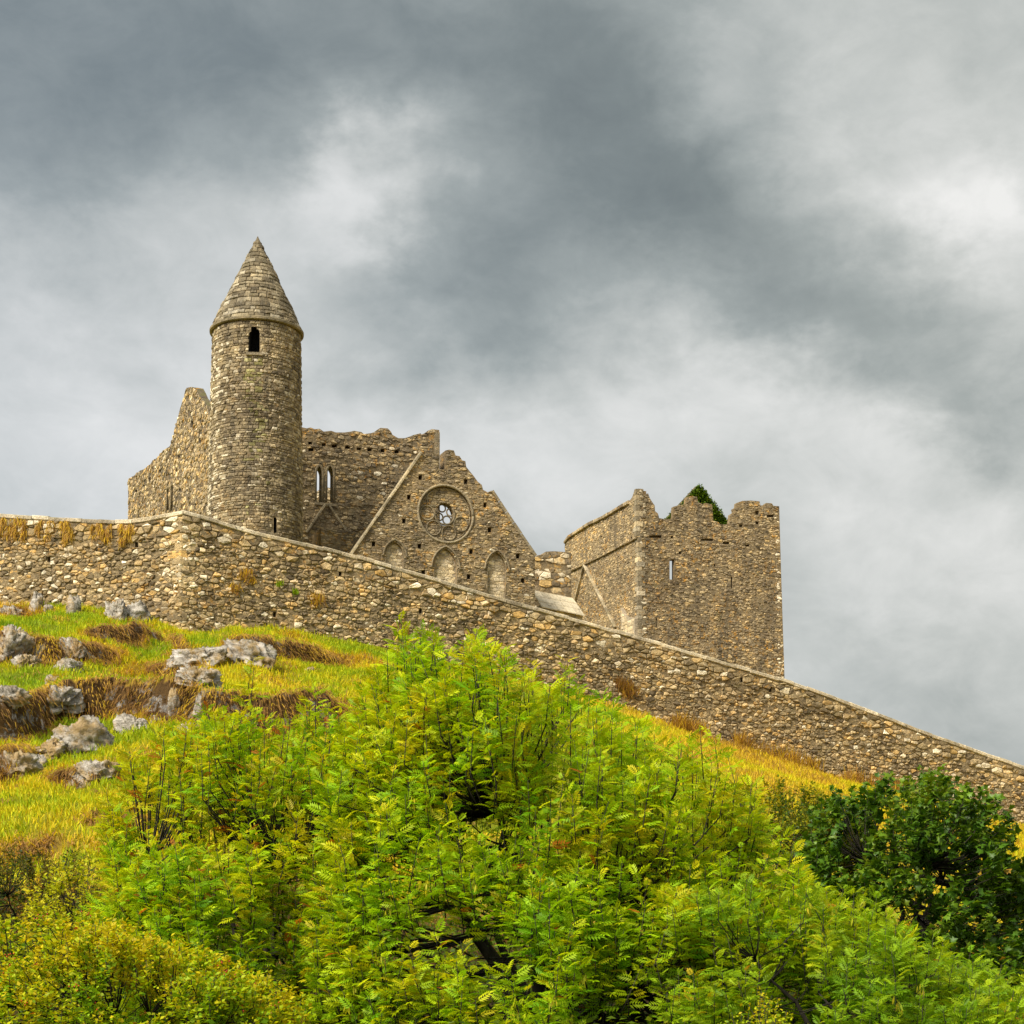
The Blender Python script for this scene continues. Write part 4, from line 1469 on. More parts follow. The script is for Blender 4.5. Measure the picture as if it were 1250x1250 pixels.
ROCKS = [  # frame position of the foot, width, height (px), tilt, label
    (303, 812, 78, 52, 0.12, 'big pale cracked limestone boulder below the boundary wall corner'),
    (95, 918, 62, 58, -0.3, 'tall grey outcrop rock below the brown grassy bank'),
    (58, 925, 56, 26, -0.45, 'long tilted whitish rock slanting down beside the tall grey outcrop'),
    (14, 944, 52, 36, 0.1, 'knobbly grey rock cut by the left edge of the picture'),
    (42, 938, 32, 24, 0.0, 'small grey rock between the knobbly edge rock and the slanting one'),
    (68, 872, 62, 36, 0.15, 'broad grey rock face under the crest of the brown bank'),
    (161, 893, 46, 32, 0.3, 'dark grey rock with whitish top right of the tall outcrop'),
    (112, 955, 66, 34, 0.05, 'flat brown topped rock just above the yellow grass'),
    (10, 800, 48, 50, 0.35, 'white rock slab at the left edge below the wall'),
    (86, 803, 34, 30, 0.6, 'jagged white rock leaning on the upper terrace'),
    (82, 818, 34, 20, 0.0, 'low whitish rock half buried in the brown ledge'),
    (28, 813, 34, 20, 0.0, 'small grey rock beneath the white slab at left'),
    (108, 806, 13, 11, 0.2, 'tiny white stone lying on green grass beside the ledge'),
    (62, 834, 14, 17, 0.0, 'upright little pale stone on top of the brown bank'),
    (9, 752, 34, 22, 0.0, 'dark fissured rock at the foot of the wall far left'),
    (42, 748, 16, 34, 0.2, 'narrow upright pale rock at the wall foot, leftmost of the row'),
    (90, 750, 24, 34, -0.15, 'pale rock standing against the wall foot in dry grass'),
    (140, 757, 34, 38, 0.1, 'white split rock at the wall foot above the green patch'),
    (167, 757, 34, 32, -0.2, 'blocky grey rock at the wall foot nearest the corner'),
    (58, 748, 14, 16, 0.0, 'little white stone tucked beside the narrow upright rock'),
    (237, 812, 64, 34, 0.0, 'ochre lichen covered rock right under the wall corner'),
    (236, 834, 60, 30, 0.1, 'dark mossy outcrop with white flecks left of the big boulder'),
    (262, 828, 22, 16, 0.4, 'white wedge stone beside the dark mossy outcrop'),
    (378, 822, 14, 12, 0.0, 'small white stone in the grass right of the big boulder'),
    (212, 872, 16, 34, 0.0, 'thin white rock rib showing in the face of the brown bank'),
    (243, 872, 18, 24, 0.0, 'dark white speckled rock near the right end of the brown bank'),
    (188, 882, 18, 14, 0.0, 'small pale stone at the foot of the brown bank'),
    (226, 895, 22, 18, 0.1, 'grey stone poking out above the left ash leaves'),
    (8, 858, 40, 30, 0.0, 'mossy grey rock in brown grass at the left edge'),
    (318, 765, 16, 16, 0.0, 'small round pale stone above the big boulder'),
]
def build_rocks():
    for k, (px, py, w, h, tilt, label) in enumerate(ROCKS):
        p = hit(px, py)
        dep = proj(p)[2]
        sx = w / F * dep / 2 * 0.92
        hh = h / F * dep
        me = rock_mesh(100 + k, sx * 1.1, max(sx * 0.8, 0.25), hh * 0.62, 44 if w > 28 else 20)
        o = obj('rock', me, M['rock'])
        o.location = (p[0], p[1] + sx * 0.45, p[2] + hh * 0.14)
        o.rotation_euler = (0.1, tilt, 0.3 * math.sin(k * 2.1))
        tag(o, label, 'rock', 'limestone rocks on the hillside', 'thing')
build_rocks()

# ------------------------------------------------------------------ grass
def blades(name, P, L, lean, tint, width, label, droop=0.5):
    """curved two-segment blades; P (n,3), lean (n,3) direction of the tip"""
    n = len(P)
    up = np.array([0, 0, 1.0])
    side = np.stack([RNG.normal(size=n), RNG.normal(size=n) * 0.35, np.zeros(n)], 1)
    side /= np.maximum(np.linalg.norm(side, axis=1), 1e-6)[:, None]
    mid = P + lean * (L * 0.55)[:, None]
    tip = P + lean * L[:, None]
    tip[:, 2] -= droop * L * RNG.random(n)
    w = (width * RNG.uniform(0.6, 1.3, n))[:, None]
    V = np.stack([P - side * w, P + side * w, mid + side * w * 0.8, mid - side * w * 0.8, tip], 1).reshape(-1, 3)
    b = np.arange(n) * 5
    T = np.concatenate([np.stack([b, b + 1, b + 2], 1), np.stack([b, b + 2, b + 3], 1), np.stack([b + 3, b + 2, b + 4], 1)])
    return mesh_np(name, V, T, np.repeat(tint, 5, axis=0))

def build_grass():
    regs = [(4, 34, 48, 82, 50000), (-29, -2, 50, 101, 190000), (-2, 36, 78, 116, 100000), (-24, 6, 44, 70, 30000)]
    Ps, Ls, Le, Ti = [], [], [], []
    for x0, x1, y0, y1, n in regs:
        x = RNG.uniform(x0, x1, n); y = RNG.uniform(y0, y1, n)
        Yw = np.interp(x, _fx, _fy)
        dens = 0.35 + 0.65 * sstep(fbm(x / 0.9, y / 0.9, 60, 3), -0.12, 0.08)
        k = (y < Yw - 0.1) & (RNG.random(n) < dens)
        x, y = x[k], y[k]
        z = ground_z(x, y)
        d, rk = dryness(x, y)
        d = np.clip(d + RNG.normal(0, 0.09, len(x)) + fbm(x / 1.2, y / 1.2, 77, 3) * 0.35, 0, 1)
        e = 0.3
        gx = (ground_z(x + e, y) - ground_z(x - e, y)) / (2 * e)
        gy = (ground_z(x, y + e) - ground_z(x, y - e)) / (2 * e)
        slope = np.hypot(gx, gy)
        st = sstep(slope, 0.6, 1.2)[:, None]
        keep = ~((rk > 0.5) & (RNG.random(len(x)) < 0.25))
        up = np.stack([RNG.normal(0, .35, len(x)), RNG.normal(-.1, .35, len(x)), np.full(len(x), 1.0)], 1)
        down = np.stack([-gx + RNG.normal(0, .3, len(x)), -gy - 0.4, -np.full(len(x), 0.55)], 1)
        le = up * (1 - st) + down * st * 0.9
        le /= np.linalg.norm(le, axis=1)[:, None]
        L = RNG.uniform(0.16, 0.42, len(x)) * (1 + 0.9 * st[:, 0]) * (0.8 + 0.5 * d)
        Ps.append(np.stack([x, y, z + 0.02 + 0.12 * st[:, 0]], 1)[keep]); Ls.append(L[keep]); Le.append(le[keep])
        Ti.append(np.stack([d, RNG.random(len(x)), d * 0], 1)[keep])
    n = 420000
    x = RNG.uniform(-29, 4, n); y = RNG.uniform(50, 100, n)
    e = 0.3
    gx = (ground_z(x + e, y) - ground_z(x - e, y)) / (2 * e)
    gy = (ground_z(x, y + e) - ground_z(x, y - e)) / (2 * e)
    sl = np.hypot(gx, gy)
    k = (RNG.random(n) < sstep(sl, 0.5, 0.9)) & (fbm(x / 1.1, y / 1.1, 33, 3) > -0.16)
    x, y, gx, gy, sl = x[k], y[k], gx[k], gy[k], sl[k]
    m = len(x)
    le = np.stack([-gx * .6 + RNG.normal(0, .35, m), -gy * .6 - .5 + RNG.normal(0, .2, m), -0.35 - 0.35 * sl + RNG.normal(0, .25, m)], 1)
    le /= np.linalg.norm(le, axis=1)[:, None]
    dd = np.clip(0.86 + fbm(x / .8, y / .8, 12, 3) * .45 + RNG.normal(0, .06, m), .5, 1)
    Ps.append(np.stack([x, y, ground_z(x, y) + 0.10], 1)); Ls.append(RNG.uniform(.12, .36, m)); Le.append(le)
    Ti.append(np.stack([dd, RNG.random(m), dd * 0], 1))
    me = blades('grass', np.concatenate(Ps), np.concatenate(Ls), np.concatenate(Le), np.concatenate(Ti), 0.016, '')
    tag(obj('grass', me, M['blade']), 'green, yellow and brown tufted grass covering the rocky hillside', 'grass', kind='stuff')
build_grass()

def tuft(name, pts, n, L, spread, dry, label, group, hang=False, width=0.02, cat='weeds'):
    P = np.repeat(np.array(pts, float), n, axis=0)
    P += RNG.normal(0, 1, P.shape) * np.array(spread)
    m = len(P)
    le = np.stack([RNG.normal(0, .35, m), RNG.normal(-.25, .3, m), np.full(m, -0.9 if hang else 1.0)], 1)
    le /= np.linalg.norm(le, axis=1)[:, None]
    c = P.mean(0)
    t = np.stack([np.clip(RNG.normal(dry, .08, m), 0, 1), RNG.random(m), np.zeros(m)], 1)
    me = blades(name, P - c, RNG.uniform(.5, 1.1, m) * L, le, t, width, '', 0.3)
    o = obj(name, me, M['blade'])
    o.location = c
    return tag(o, label, cat, group, 'thing')

def build_wall_plants():
    # beard of dead grass hanging below the coping of the left wall
    for a, b, lab in ((0, 22, 'dead brown grass hanging under the coping at the left edge'), (24, 50, 'dead brown grass under the coping, second clump from the left'), (60, 86, 'rusty hanging grass under the middle of the left coping'), (108, 140, 'rusty hanging grass below the dip of the left coping'), (145, 160, 'short brown grass under the coping beside the pale blocks')):
        pts = []
        mid = [random.uniform(a, b) for _ in range(4)]
        for k in range(22):
            px = min(max(random.gauss(random.choice(mid), 3.0), a - 3), b + 3)
            u, z = PW_L.uv(px, wall_top_py(px) + 6 + random.random()**2 * 22)
            pts.append(PW_L.P(u, z, 0.13))
        tuft('hanging_grass', pts, 14, 0.45, (0.07, 0.03, 0.06), 0.80, lab, 'plants on the boundary wall', True, 0.016)
    for px, py, n, L, dry, lab in ((297, 705, 90, .5, .84, 'rusty weed tuft growing from the wall face near its corner'), (384, 737, 110, .6, .84, 'rusty weed tuft low on the wall right of the big boulder'), (308, 712, 60, .35, .80, 'small brown weed tuft beside the rusty one on the wall'), (285, 722, 80, .4, .8, 'brown weed on the wall just above the loose stones'), (340, 715, 60, .3, .15, 'small green fern tuft on the wall face'), (360, 725, 50, .3, .12, 'dark green fern low on the wall face'), (490, 777, 90, .55, .9, 'dark brown weed at the wall foot beside the ash top'), (765, 848, 160, .9, .88, 'dark dry dock stems at the wall foot right of the ash'), (755, 838, 90, .7, .95, 'nearly black weed on the wall foot right of the ash')):
        u, z = PW_R.uv(px, py)
        p = PW_R.P(u, z, 0.12)
        tuft('wall_weed', [p], n, L, (0.22, 0.06, 0.15) if n > 70 else (0.09, 0.04, 0.06), dry, lab, 'plants on the boundary wall')
    for px, w, lab in ((925, 35, 'tall rusty stems at the wall foot above the yellow grass, left clump'), (970, 22, 'short dark weeds at the wall foot between the rusty clumps'), (1055, 38, 'tall rusty stems at the wall foot left of the dark sycamore'), (835, 20, 'brown stems at the wall foot above the ash shoulder')):
        pts = []
        for k in range(24):
            x = px + random.uniform(-w, w)
            py = float(np.interp(x, [p[0] for p in FOOT_R], [p[1] for p in FOOT_R]))
            u, z = PW_R.uv(x, py)
            q = PW_R.P(u, z, random.uniform(0.3, 1.0))
            pts.append((q[0], q[1], float(ground_z(q[0], q[1]))))
        tuft('dry_weeds', pts, 14, 1.25, (0.12, 0.1, 0.03), 0.82, lab, 'dry weeds along the wall foot', False, 0.018)
    # moss cushions along the coping
    for px, dpy in ((205, 0),):
        pass
    I, apex, rt, lf = IVY
    n = 8500
    a, b, c = np.array(apex), np.array(rt), np.array(lf)
    s = RNG.random((n, 2)); f = s.sum(1) > 1
    s[f] = 1 - s[f]
    uz = a + s[:, :1] * (b - a) + s[:, 1:] * (c - a)
    Q, ds = nearest_on(uz, [tuple(a), tuple(b), (b[0], b[1] - 3), (c[0], c[1] - 3), tuple(c)])
    nn = 0.10 + 0.25 * np.minimum(ds, .6) + RNG.normal(0, .06, n) + 0.15 * fbm(uz[:, 0] / .5, uz[:, 1] / .5, 5)
    uz += RNG.normal(0, .07, uz.shape)
    P = np.array([I.P(u, z, q) for (u, z), q in zip(uz, nn)])
    base = Vector(I.P(apex[0], lf[1]))
    dirs = RNG.normal(0, 1, (n, 3)); dirs[:, 1] -= .8; dirs[:, 2] -= .3
    V, Qd, t = leaf_cloud(P - np.array(base), dirs, RNG.uniform(.12, .22, n), SIMPLE_T, np.clip(RNG.normal(.55, .22, n) + .5 * fbm(uz[:, 0] / .7, uz[:, 1] / .7, 8), 0, 1))
    ivy = empty('ivy', tuple(base), 'green ivy covering the inner gable above the tower house battlements', 'ivy')
    ivy.location = base
    o = obj('leaves', mesh_np('leaves', V, Qd, t), M['ivy'], ivy)
    o.matrix_parent_inverse = Matrix()
    tag(o, kind='stuff')

# ------------------------------------------------------------------ leaves
def leaf_frames(dirs, roll=0.5, up=None):
    X = dirs / np.maximum(np.linalg.norm(dirs, axis=1), 1e-6)[:, None]
    n = len(X)
    U = np.tile(np.array([0, 0, 1.0]), (n, 1)) + RNG.normal(0, roll, (n, 3))
    Yv = np.cross(U, X)
    Yv /= np.maximum(np.linalg.norm(Yv, axis=1), 1e-6)[:, None]
    Z = np.cross(X, Yv)
    return X, Yv, Z

def leaf_cloud(P, dirs, size, template, hue, roll=0.5):
    TV, TQ = template
    X, Yv, Z = leaf_frames(dirs, roll + 0.15)
    s = size[:, None, None]
    V = P[:, None, :] + s * (TV[None, :, 0:1] * X[:, None] + TV[None, :, 1:2] * Yv[:, None] + TV[None, :, 2:3] * Z[:, None])
    n, k = len(P), len(TV)
    Q = (TQ[None] + (np.arange(n) * k)[:, None, None]).reshape(-1, TQ.shape[1])
    t = np.stack([hue, RNG.random(n), np.zeros(n)], 1)
    t = np.repeat(t, k, axis=0)
    t[:, 1] = np.clip(t[:, 1] + RNG.normal(0, .12, len(t)), 0, 1)
    return V.reshape(-1, 3), Q, t

SIMPLE_T = (np.array([(0, 0, 0), (0.45, -0.32, 0.06), (1, 0, -0.1), (0.45, 0.32, 0.06)]), np.array([(0, 1, 2, 3)]))

def ash_template(seed, pairs=5):
    rg = np.random.default_rng(seed)
    V, Q = [], []
    def rach(t):
        return np.array([t, 0.03 * math.sin(t * 5 + seed), 0.10 * t - 0.30 * t * t])
    def leaflet(p, d, L, w):
        d = d / np.linalg.norm(d)
        s = np.cross(np.array([0, 0, 1.0]), d)
        s /= max(np.linalg.norm(s), 1e-6)
        b = len(V)
        sag = -0.05 - 0.06 * rg.random()
        V.extend([p, p + d * L * .42 - s * w + np.array([0, 0, .012]), p + d * L + np.array([0, 0, sag]), p + d * L * .42 + s * w + np.array([0, 0, .012])])
        Q.append((b, b + 1, b + 2, b + 3))
    for k in range(pairs):
        t = 0.28 + 0.60 * k / (pairs - 1)
        L = 0.36 * (0.75 + 0.35 * math.sin(PI * (k + .8) / pairs)) * rg.uniform(.9, 1.1)
        for sg in (-1, 1):
            leaflet(rach(t), np.array([0.55 + .1 * rg.random(), sg * 0.85, rg.uniform(-.25, .1)]), L, 0.062)
    leaflet(rach(0.93), np.array([1, 0.05, -.3]), 0.38, 0.066)
    # the stalk
    b = len(V)
    V.extend([rach(0) + np.array([0, -.007, 0]), rach(0) + np.array([0, .007, 0]), rach(.95) + np.array([0, .004, 0]), rach(.95) + np.array([0, -.004, 0])])
    Q.append((b, b + 1, b + 2, b + 3))
    return np.array(V), np.array(Q)
ASH_T = [ash_template(i) for i in range(4)]

def maple_template():
    pts = [(0, 0), (0.12, -0.30), (0.02, -0.52), (0.34, -0.36), (0.46, -0.62), (0.62, -0.24), (1.0, 0.0), (0.62, 0.24), (0.46, 0.62), (0.34, 0.36), (0.02, 0.52), (0.12, 0.30)]
    V = [(x, y, -0.25 * abs(y) - 0.12 * x * x) for x, y in pts] + [(0.36, 0, 0.03)]
    Q = [(12, i, (i + 1) % 12) for i in range(12)]
    return np.array(V, float), np.array(Q)
MAPLE_T = maple_template()

def crown_points(prof, Yc, ry, n, front=1.75, back=0.9, zb=0.3, lobes=0.16, shell=0.30, lobe_size=1.5, seed=0):
    """points through the outer part of a crown whose top line follows prof (frame points at depth Yc)"""
    tops = sorted(at(px, py, Yc) for px, py in prof)
    xs = np.array([p[0] for p in tops]); zs = np.array([p[2] for p in tops])
    xc, hw = (xs[0] + xs[-1]) / 2, (xs[-1] - xs[0]) / 2
    x = RNG.uniform(xs[0], xs[-1], n)
    w = np.sqrt(np.clip(1 - ((x - xc) / (hw * 1.03))**2 * 0.85, 0.05, 1))
    zt = np.interp(x, xs, zs)
    phi = RNG.uniform(-back, front, n)
    low = RNG.random(n) < 0.42
    phi = np.where(low, np.arccos(RNG.random(n)**(1 / 0.75)), phi)
    lob = 1 + lobes * 2 * fbm(x / lobe_size + 40, phi * 2.2 * ry / 5 / lobe_size * 2, 500 + seed, 3) * np.clip(np.abs(phi) * 1.8, 0.25, 1)
    rr = (1 - shell * RNG.random(n)**1.7) * lob
    c = np.cos(phi); s = np.sin(phi)
    y = Yc - ry * w * s * rr
    z = zb + (zt - zb) * np.where(c > 0, np.abs(c)**0.75, -np.abs(c) * 0.5) * rr
    nrm = np.stack([(x - xc) / hw * 0.5, -s, np.maximum(c, 0.0) + 0.25], 1)
    return np.stack([x, y, z], 1), nrm, lob

def tree(name, label, cat, prof, Yc, ry, kind, nshoot, group=None, base_x=None, nlimb=8, zb=0.3, hue=0.5, hue_var=0.16, mat='ash', leaf=0.32, parts=0, keys=0, berries=0, per=14, seed=0, extra_shoots=(), red=1.0, void=0.0, **kw):
    pts, nrm, lob = crown_points(prof, Yc, ry, nshoot, zb=zb, seed=seed, **kw)
    for (px, py, Yd, ln) in extra_shoots:
        p = np.array(at(px, py, Yd))
        pts = np.vstack([pts, p]); nrm = np.vstack([nrm, [0, -.1, 1]]); lob = np.append(lob, 1.1)
    gz = ground_z(pts[:, 0], pts[:, 1])
    ok = pts[:, 2] > gz + 0.15
    vd = fbm(pts[:, 0] / 0.95 + 3.1, pts[:, 2] / 0.8 + pts[:, 1] * 0.3, 300 + seed, 2)
    ok &= (vd > -0.5 + 0.5 * void) | (lob > 1.09)
    pts, nrm, lob = pts[ok], nrm[ok], lob[ok]
    n = len(pts)
    bx = base_x if base_x is not None else pts[:, 0].mean()
    by = Yc + 0.3
    bz = float(ground_z(bx, by))
    base = np.array([bx, by, bz])
    th = empty(name, tuple(base), label, cat, group)
    # limbs
    V, Fc = [], []
    top = np.percentile(pts[:, 2], 97)
    nodes = []
    x0, x1 = pts[:, 0].min(), pts[:, 0].max()
    rg = random.Random(seed + 5)
    sc = max((top - bz) / 7.0, 0.12)
    for k in range(nlimb):
        fx = x0 + (x1 - x0) * (0.14 + 0.72 * (k + 0.5 + rg.uniform(-.3, .3)) / nlimb)
        near = pts[np.abs(pts[:, 0] - fx) < (x1 - x0) / nlimb]
        zt = (np.percentile(near[:, 2], 90) if len(near) else top)
        tgt = np.array([fx, Yc + rg.uniform(-.22, .25) * ry, bz + (zt - bz) * rg.uniform(.50, .70)])
        st = base + np.array([rg.uniform(-.35, .35) * sc, rg.uniform(-.35, .35) * sc, -0.1])
        path, rad = [], []
        for i in range(8):
            t = i / 7
            q = st + (tgt - st) * np.array([t**1.15, t, t**0.85])
            q += np.array([rg.uniform(-1, 1), rg.uniform(-1, 1), 0]) * 0.12 * sc * (0 < i < 7)
            path.append(tuple(q)); rad.append(sc * (0.13 * (1 - t) + 0.025))
            if i > 1:
                nodes.append(q)
        tube(V, Fc, path, rad, 6)
    nodes = np.array(nodes)
    slen = (0.75 if kind == 'ash' else 0.45) * (0.6 + 0.4 * sc)
    sdir = nrm * 0.55 + np.array([0, 0, 1.0 if kind == 'ash' else 0.4]) + RNG.normal(0, .22, (n, 3))
    sdir /= np.linalg.norm(sdir, axis=1)[:, None]
    SL = slen * RNG.uniform(.6, 1.3, n)
    foot = pts - sdir * SL[:, None]
    d2 = ((foot[:, None, :] - nodes[None]) ** 2 * np.array([1, 1, 1.0])).sum(-1) + np.where(nodes[None, :, 2] > foot[:, None, 2] + .2, 4.0, 0)
    near = nodes[np.argmin(d2, 1)]
    for i in range(n):
        if i % 2 and n > 500:
            mid = foot[i]
            tube(V, Fc, [tuple(mid), tuple(pts[i])], [0.011 * sc**.5, 0.004], 3)
            continue
        mid = near[i] * 0.45 + foot[i] * 0.55 + np.array([0, 0, -0.08 * np.linalg.norm(foot[i] - near[i])])
        tube(V, Fc, [tuple(near[i]), tuple(mid), tuple(foot[i]), tuple(pts[i])], [0.026 * sc, 0.018 * sc, 0.012 * sc**.5, 0.004], 3)
    V = [tuple(np.array(v) - base) for v in V]
    o = obj('trunk', new_mesh('trunk', V, Fc, None, True), M['bark'], th)
    o.matrix_parent_inverse = Matrix()
    # leaves along each shoot
    LP, LD, LS, LH = [], [], [], []
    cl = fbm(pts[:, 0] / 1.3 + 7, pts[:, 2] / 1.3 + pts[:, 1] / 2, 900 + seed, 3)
    shue = hue - 0.08 + 0.22 * np.clip(nrm[:, 2] - 0.25, 0, 1) + cl * 0.5 + RNG.normal(0, hue_var * 0.6, n)  # upward shoots yellower: sunlit crown top painted into leaf hue, besides new growth
    for j in range(per):
        t = (j // 2 + RNG.random(n) * 0.5) / (per / 2)
        p = foot + sdir * (SL * t)[:, None]
        az = (j % 2) * PI + (j // 2) * PI / 2 + RNG.normal(0, .35, n) + np.arange(n) * 1.7
        out = np.stack([np.cos(az), np.sin(az), np.zeros(n)], 1)
        if kind == 'ash':
            elev = 0.05 + 0.75 * t**1.5 + RNG.normal(0, .18, n)
        else:
            elev = 0.0 + 0.3 * t + RNG.normal(0, .3, n)
            p = p + RNG.normal(0, .12 * slen, (n, 3))
        d = out + np.array([0, 0, 1.0]) * elev[:, None] + nrm * 0.25
        LP.append(p); LD.append(d)
        LS.append(leaf * RNG.uniform(.55, 1.25, n) * (1.0 - 0.25 * t))
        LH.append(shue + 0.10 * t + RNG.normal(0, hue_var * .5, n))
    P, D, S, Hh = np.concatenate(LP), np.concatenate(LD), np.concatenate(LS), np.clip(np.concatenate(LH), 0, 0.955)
    rd = RNG.random(len(Hh)) < 0.004 * red
    Hh = np.where(rd, 1.0, Hh)
    gz = ground_z(P[:, 0], P[:, 1])
    ok = P[:, 2] > gz + 0.05
    P, D, S, Hh = P[ok], D[ok], S[ok], Hh[ok]
    tpl = ASH_T if kind == 'ash' else [MAPLE_T] if kind == 'maple' else [SIMPLE_T]
    # the leaves that show largest are parts of their own
    single = np.zeros(len(P), bool)
    if parts:
        dep = P[:, 1] * CS + (P[:, 2] - CZ) * SN
        px = 625 + F * P[:, 0] / dep
        py = PY0 - F * (-P[:, 1] * SN + (P[:, 2] - CZ) * CS) / dep
        score = S / dep + ((px < 10) | (px > 1240) | (py > 1240)) * -1.0 + RNG.random(len(P)) * 0.001
        idx = np.argsort(-score)[:parts]
        single[idx] = True
        metas = []
        for v, (TV, TQ) in enumerate(tpl * (8 if len(tpl) == 1 else 3)):
            hv = np.clip(hue + 0.45 * (v / (8 if len(tpl) == 1 else 12) - .5), 0, 0.9)
            tt = np.tile(np.array([hv, random.random(), 0]), (len(TV), 1))
            me = mesh_np('leaf', TV, TQ, tt)
            me.materials.append(M[mat])
            metas.append(me)
        X, Yv, Z = leaf_frames(D[idx])
        for k, i in enumerate(idx):
            lo = bpy.data.objects.new('leaf', metas[k % len(metas)])
            COL.objects.link(lo)
            lo.parent = th
            s = S[i]
            q = P[i] - base
            lo.matrix_basis = Matrix(((X[k, 0] * s, Yv[k, 0] * s, Z[k, 0] * s, q[0]), (X[k, 1] * s, Yv[k, 1] * s, Z[k, 1] * s, q[1]), (X[k, 2] * s, Yv[k, 2] * s, Z[k, 2] * s, q[2]), (0, 0, 0, 1)))
    P, D, S, Hh = P[~single], D[~single], S[~single], Hh[~single]
    which = RNG.integers(0, len(tpl), len(P))
    Vs, Qs, Ts, off = [], [], [], 0
    for k, tp in enumerate(tpl):
        m = which == k
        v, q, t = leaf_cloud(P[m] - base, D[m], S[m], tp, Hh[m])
        Vs.append(v); Qs.append(q + off); Ts.append(t)
        off += len(v)
    o = obj('crown', mesh_np('crown', np.concatenate(Vs), np.concatenate(Qs), np.concatenate(Ts)), M[mat], th)
    o.matrix_parent_inverse = Matrix()
    tag(o, kind='stuff')
    if keys:
        sel = RNG.choice(n, keys)
        KP, KD = [], []
        for i in sel:
            c = pts[i] - sdir[i] * SL[i] * random.uniform(.2, .9) + RNG.normal(0, .05, 3) + np.array([0, -.12, 0])
            for j in range(random.randint(6, 14)):
                KP.append(c + RNG.normal(0, 1, 3) * np.array([.035, .035, .05]))
                KD.append(np.array([random.gauss(0, .25), random.gauss(0, .25), -1]))
        KP, KD = np.array(KP), np.array(KD)
        kt = (np.array([(0, 0, 0), (.5, -.13, .02), (1, -.05, 0), (1, .05, 0), (.5, .13, .02)], float), np.array([(0, 1, 2, 3, 4)]))
        v, q, t = leaf_cloud(KP - base, KD, RNG.uniform(.07, .13, len(KP)), kt, RNG.random(len(KP)), 2.0)
        o = obj('seed_keys', mesh_np('seed_keys', v, q, t), M['keys'], th)
        o.matrix_parent_inverse = Matrix()
        tag(o, kind='stuff')
    if berries:
        sel = RNG.choice(n, berries)
        Vb, Fb = [], []
        for i in sel:
            for j in range(random.randint(3, 7)):
                c = pts[i] - base + RNG.normal(0, 1, 3) * .05 + np.array([0, -.06, -.02])
                b = len(Vb)
                r = .014
                Vb += [tuple(c + np.array(q) * r) for q in ((1, 0, 0), (-1, 0, 0), (0, 1, 0), (0, -1, 0), (0, 0, 1), (0, 0, -1))]
                Fb += [(b + a, b + c2, b + d) for a, c2, d in ((0, 2, 4), (2, 1, 4), (1, 3, 4), (3, 0, 4), (2, 0, 5), (1, 2, 5), (3, 1, 5), (0, 3, 5))]
        o = obj('berries', new_mesh('berries', Vb, Fb, np.random.default_rng(2).random((len(Vb), 3)), True), M['berry'], th)
        o.matrix_parent_inverse = Matrix()
        tag(o, kind='stuff')
    return th

def build_undergrowth():
    n = 170000
    x = RNG.uniform(-24, 26, n); y = RNG.uniform(24, 54, n)
    k = (y + 0.12 * x < 49 + 2 * fbm(x / 3, y / 3, 71)) & (fbm(x / 1.5, y / 1.5, 81) > -.3)
    x, y = x[k], y[k]
    z = ground_z(x, y) + RNG.random(len(x))**1.3 * (1.1 + 1.6 * fbm(x / 2, y / 2, 82))
    d = RNG.normal(0, 1, (len(x), 3)); d[:, 2] = np.abs(d[:, 2]) * .3
    V, Q, t = leaf_cloud(np.stack([x, y, z], 1), d, RNG.uniform(.07, .16, len(x)), SIMPLE_T, np.clip(RNG.normal(.35, .2, len(x)), 0, .9))
    tag(obj('undergrowth', mesh_np('undergrowth', V, Q, t), M['olive']), 'low dark green undergrowth on the ground beneath the trees', 'undergrowth', kind='stuff')
build_undergrowth()
build_wall_plants()
AG = 'ash trees in the foreground'
tree('ash_tree', 'large bright green ash tree filling the middle foreground, hung with yellow seed keys', 'tree',
     [(395, 905), (430, 850), (470, 812), (520, 778), (545, 800), (590, 812), (640, 832), (685, 808), (715, 845), (760, 872), (820, 895), (870, 912), (920, 960), (960, 1010), (1000, 1070)],
     31.0, 5.0, 'ash', 2500, AG, nlimb=11, hue=0.61, leaf=0.26, parts=300, keys=230, void=0.78, lobes=0.26, seed=1,
     extra_shoots=[(522, 768, 31, 1), (528, 782, 31, 1), (515, 786, 31, 1), (690, 802, 31, 1), (696, 818, 31, 1), (684, 822, 31, 1), (610, 805, 31, 1), (575, 800, 31, 1), (480, 800, 31, 1), (500, 796, 31, 1), (548, 796, 31, 1), (650, 826, 31, 1), (735, 846, 31, 1), (790, 878, 31, 1), (842, 896, 31, 1), (888, 922, 31, 1), (440, 832, 31, 1), (455, 822, 31, 1), (626, 812, 31, 1), (708, 828, 31, 1)])
tree('ash_tree', 'yellowing ash tree left of the big one, below the rocky bank', 'tree',
     [(128, 1010), (142, 950), (165, 915), (205, 888), (255, 876), (300, 868), (345, 862), (390, 850), (430, 862), (470, 900)],
     32.5, 3.8, 'ash', 1250, AG, nlimb=7, hue=0.62, hue_var=.22, leaf=0.25, red=6, void=0.76, lobes=0.24, parts=300, keys=50, seed=2,
     extra_shoots=[(308, 802, 32.5, 1), (310, 815, 32.5, 1), (306, 835, 32.5, 1), (385, 838, 32, 1), (250, 862, 32, 1)])
tree('ash_tree', 'low golden green ash bush in front of the dark sycamore', 'tree',
     [(780, 1130), (830, 1085), (890, 1062), (950, 1062), (1010, 1078), (1048, 1078), (1090, 1115), (1140, 1140), (1190, 1168), (1235, 1190), (1290, 1215)],
     27.0, 3.2, 'ash', 1000, AG, nlimb=7, hue=0.42, parts=300, keys=40, seed=3, void=0.74, lobes=0.24, mat='ash_gold', zb=0.2, leaf=0.22)
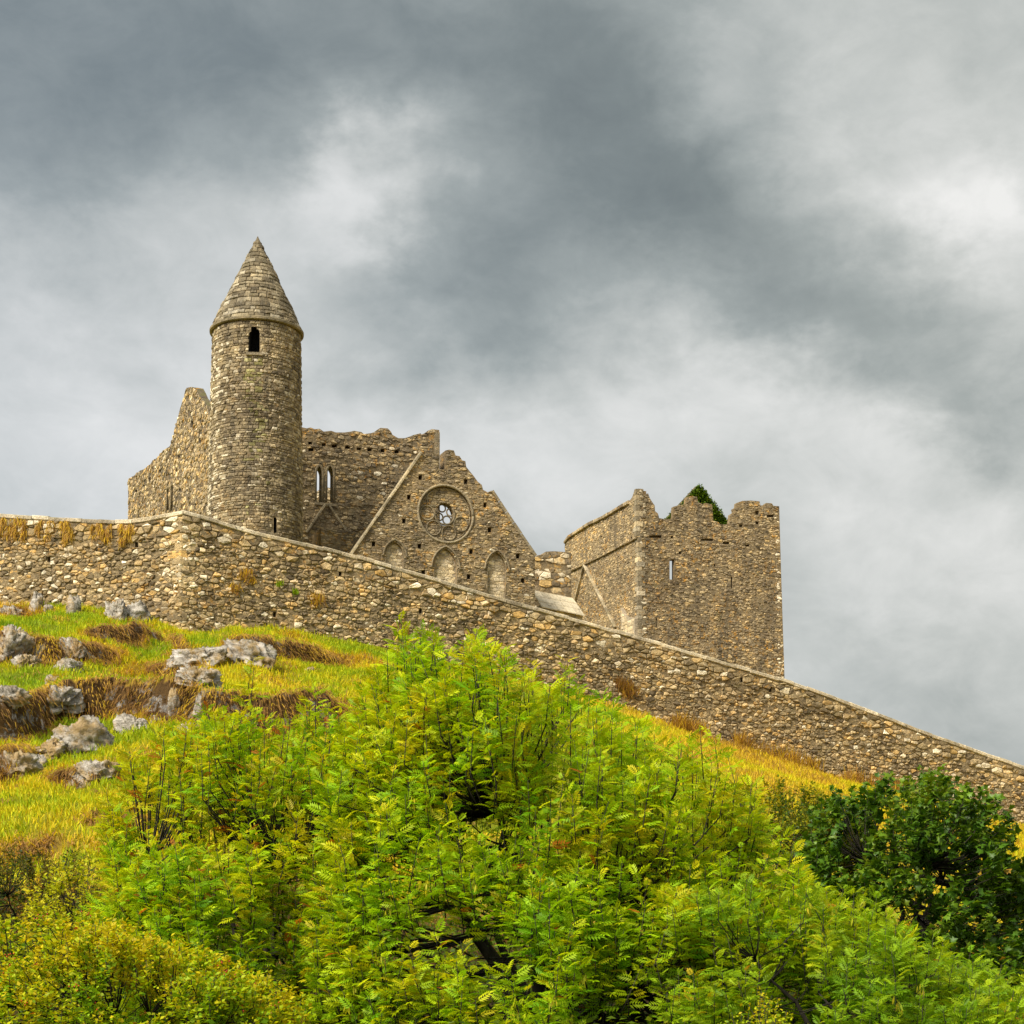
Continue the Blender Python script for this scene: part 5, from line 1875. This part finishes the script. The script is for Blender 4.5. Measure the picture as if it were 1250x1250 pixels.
tree('sycamore_tree', 'dark green sycamore tree standing at the right in front of the wall', 'tree',
     [(625 + (x - 625) * 0.965, y) for x, y in ((985, 1050), (998, 1000), (1030, 975), (1075, 962), (1105, 948), (1140, 934), (1162, 942), (1188, 964), (1208, 985), (1222, 1015), (1240, 1050), (1265, 1100))],
     43.0, 4.5, 'maple', 1700, None, void=0.70, nlimb=7, hue=0.48, hue_var=.24, mat='sycamore', leaf=0.185, parts=300, per=13, seed=4, zb=1.6, lobes=.30, lobe_size=1.0, shell=.35)
tree('hawthorn_bush', 'olive hawthorn bush between the big ash and the dark sycamore', 'bush',
     [(850, 1010), (895, 970), (935, 955), (985, 958), (1020, 958), (1060, 985)],
     47.0, 3.5, 'simple', 900, None, nlimb=6, hue=0.50, hue_var=.3, mat='olive', leaf=0.11, per=34, seed=5, zb=2.5, lobes=.25, lobe_size=1.0)
tree('bramble_bush', 'dark brownish bramble thicket at the left edge under the yellow grass', 'bush',
     [(-60, 1030), (0, 1026), (50, 1030), (95, 1038), (125, 1060)],
     42.0, 3.0, 'simple', 560, None, nlimb=6, hue=0.45, hue_var=.3, mat='bramble', leaf=0.085, per=34, seed=6, zb=1.0, lobes=.22, lobe_size=.9)
tree('yellow_shrub', 'yellow leaved shrub beside the dark bramble on the left', 'bush',
     [(35, 1092), (60, 1058), (90, 1036), (115, 1036), (140, 1052), (165, 1085)],
     37.0, 1.8, 'simple', 260, None, nlimb=5, hue=0.50, hue_var=.3, mat='yellowleaf', leaf=0.11, per=22, seed=7, zb=1.2, lobes=.25, lobe_size=.8)
tree('hawthorn_bush', 'hawthorn bush with small red berries in the bottom left corner', 'bush',
     [(-60, 1120), (0, 1112), (50, 1106), (100, 1100), (150, 1118), (210, 1140), (270, 1160), (330, 1190), (380, 1225)],
     27.0, 2.6, 'simple', 1300, None, nlimb=8, hue=0.62, hue_var=.28, mat='hawthorn', leaf=0.095, per=36, seed=8, zb=0.3, lobes=.22, lobe_size=.8, berries=40, void=.7)
tree('young_hawthorn', 'small pale green young hawthorn spray at the bottom right of centre', 'bush',
     [(870, 1245), (900, 1222), (925, 1196), (950, 1222), (985, 1246)],
     21.5, 0.6, 'simple', 60, None, nlimb=3, hue=0.75, hue_var=.2, mat='hawthorn', leaf=0.055, per=26, seed=9, zb=0.9)
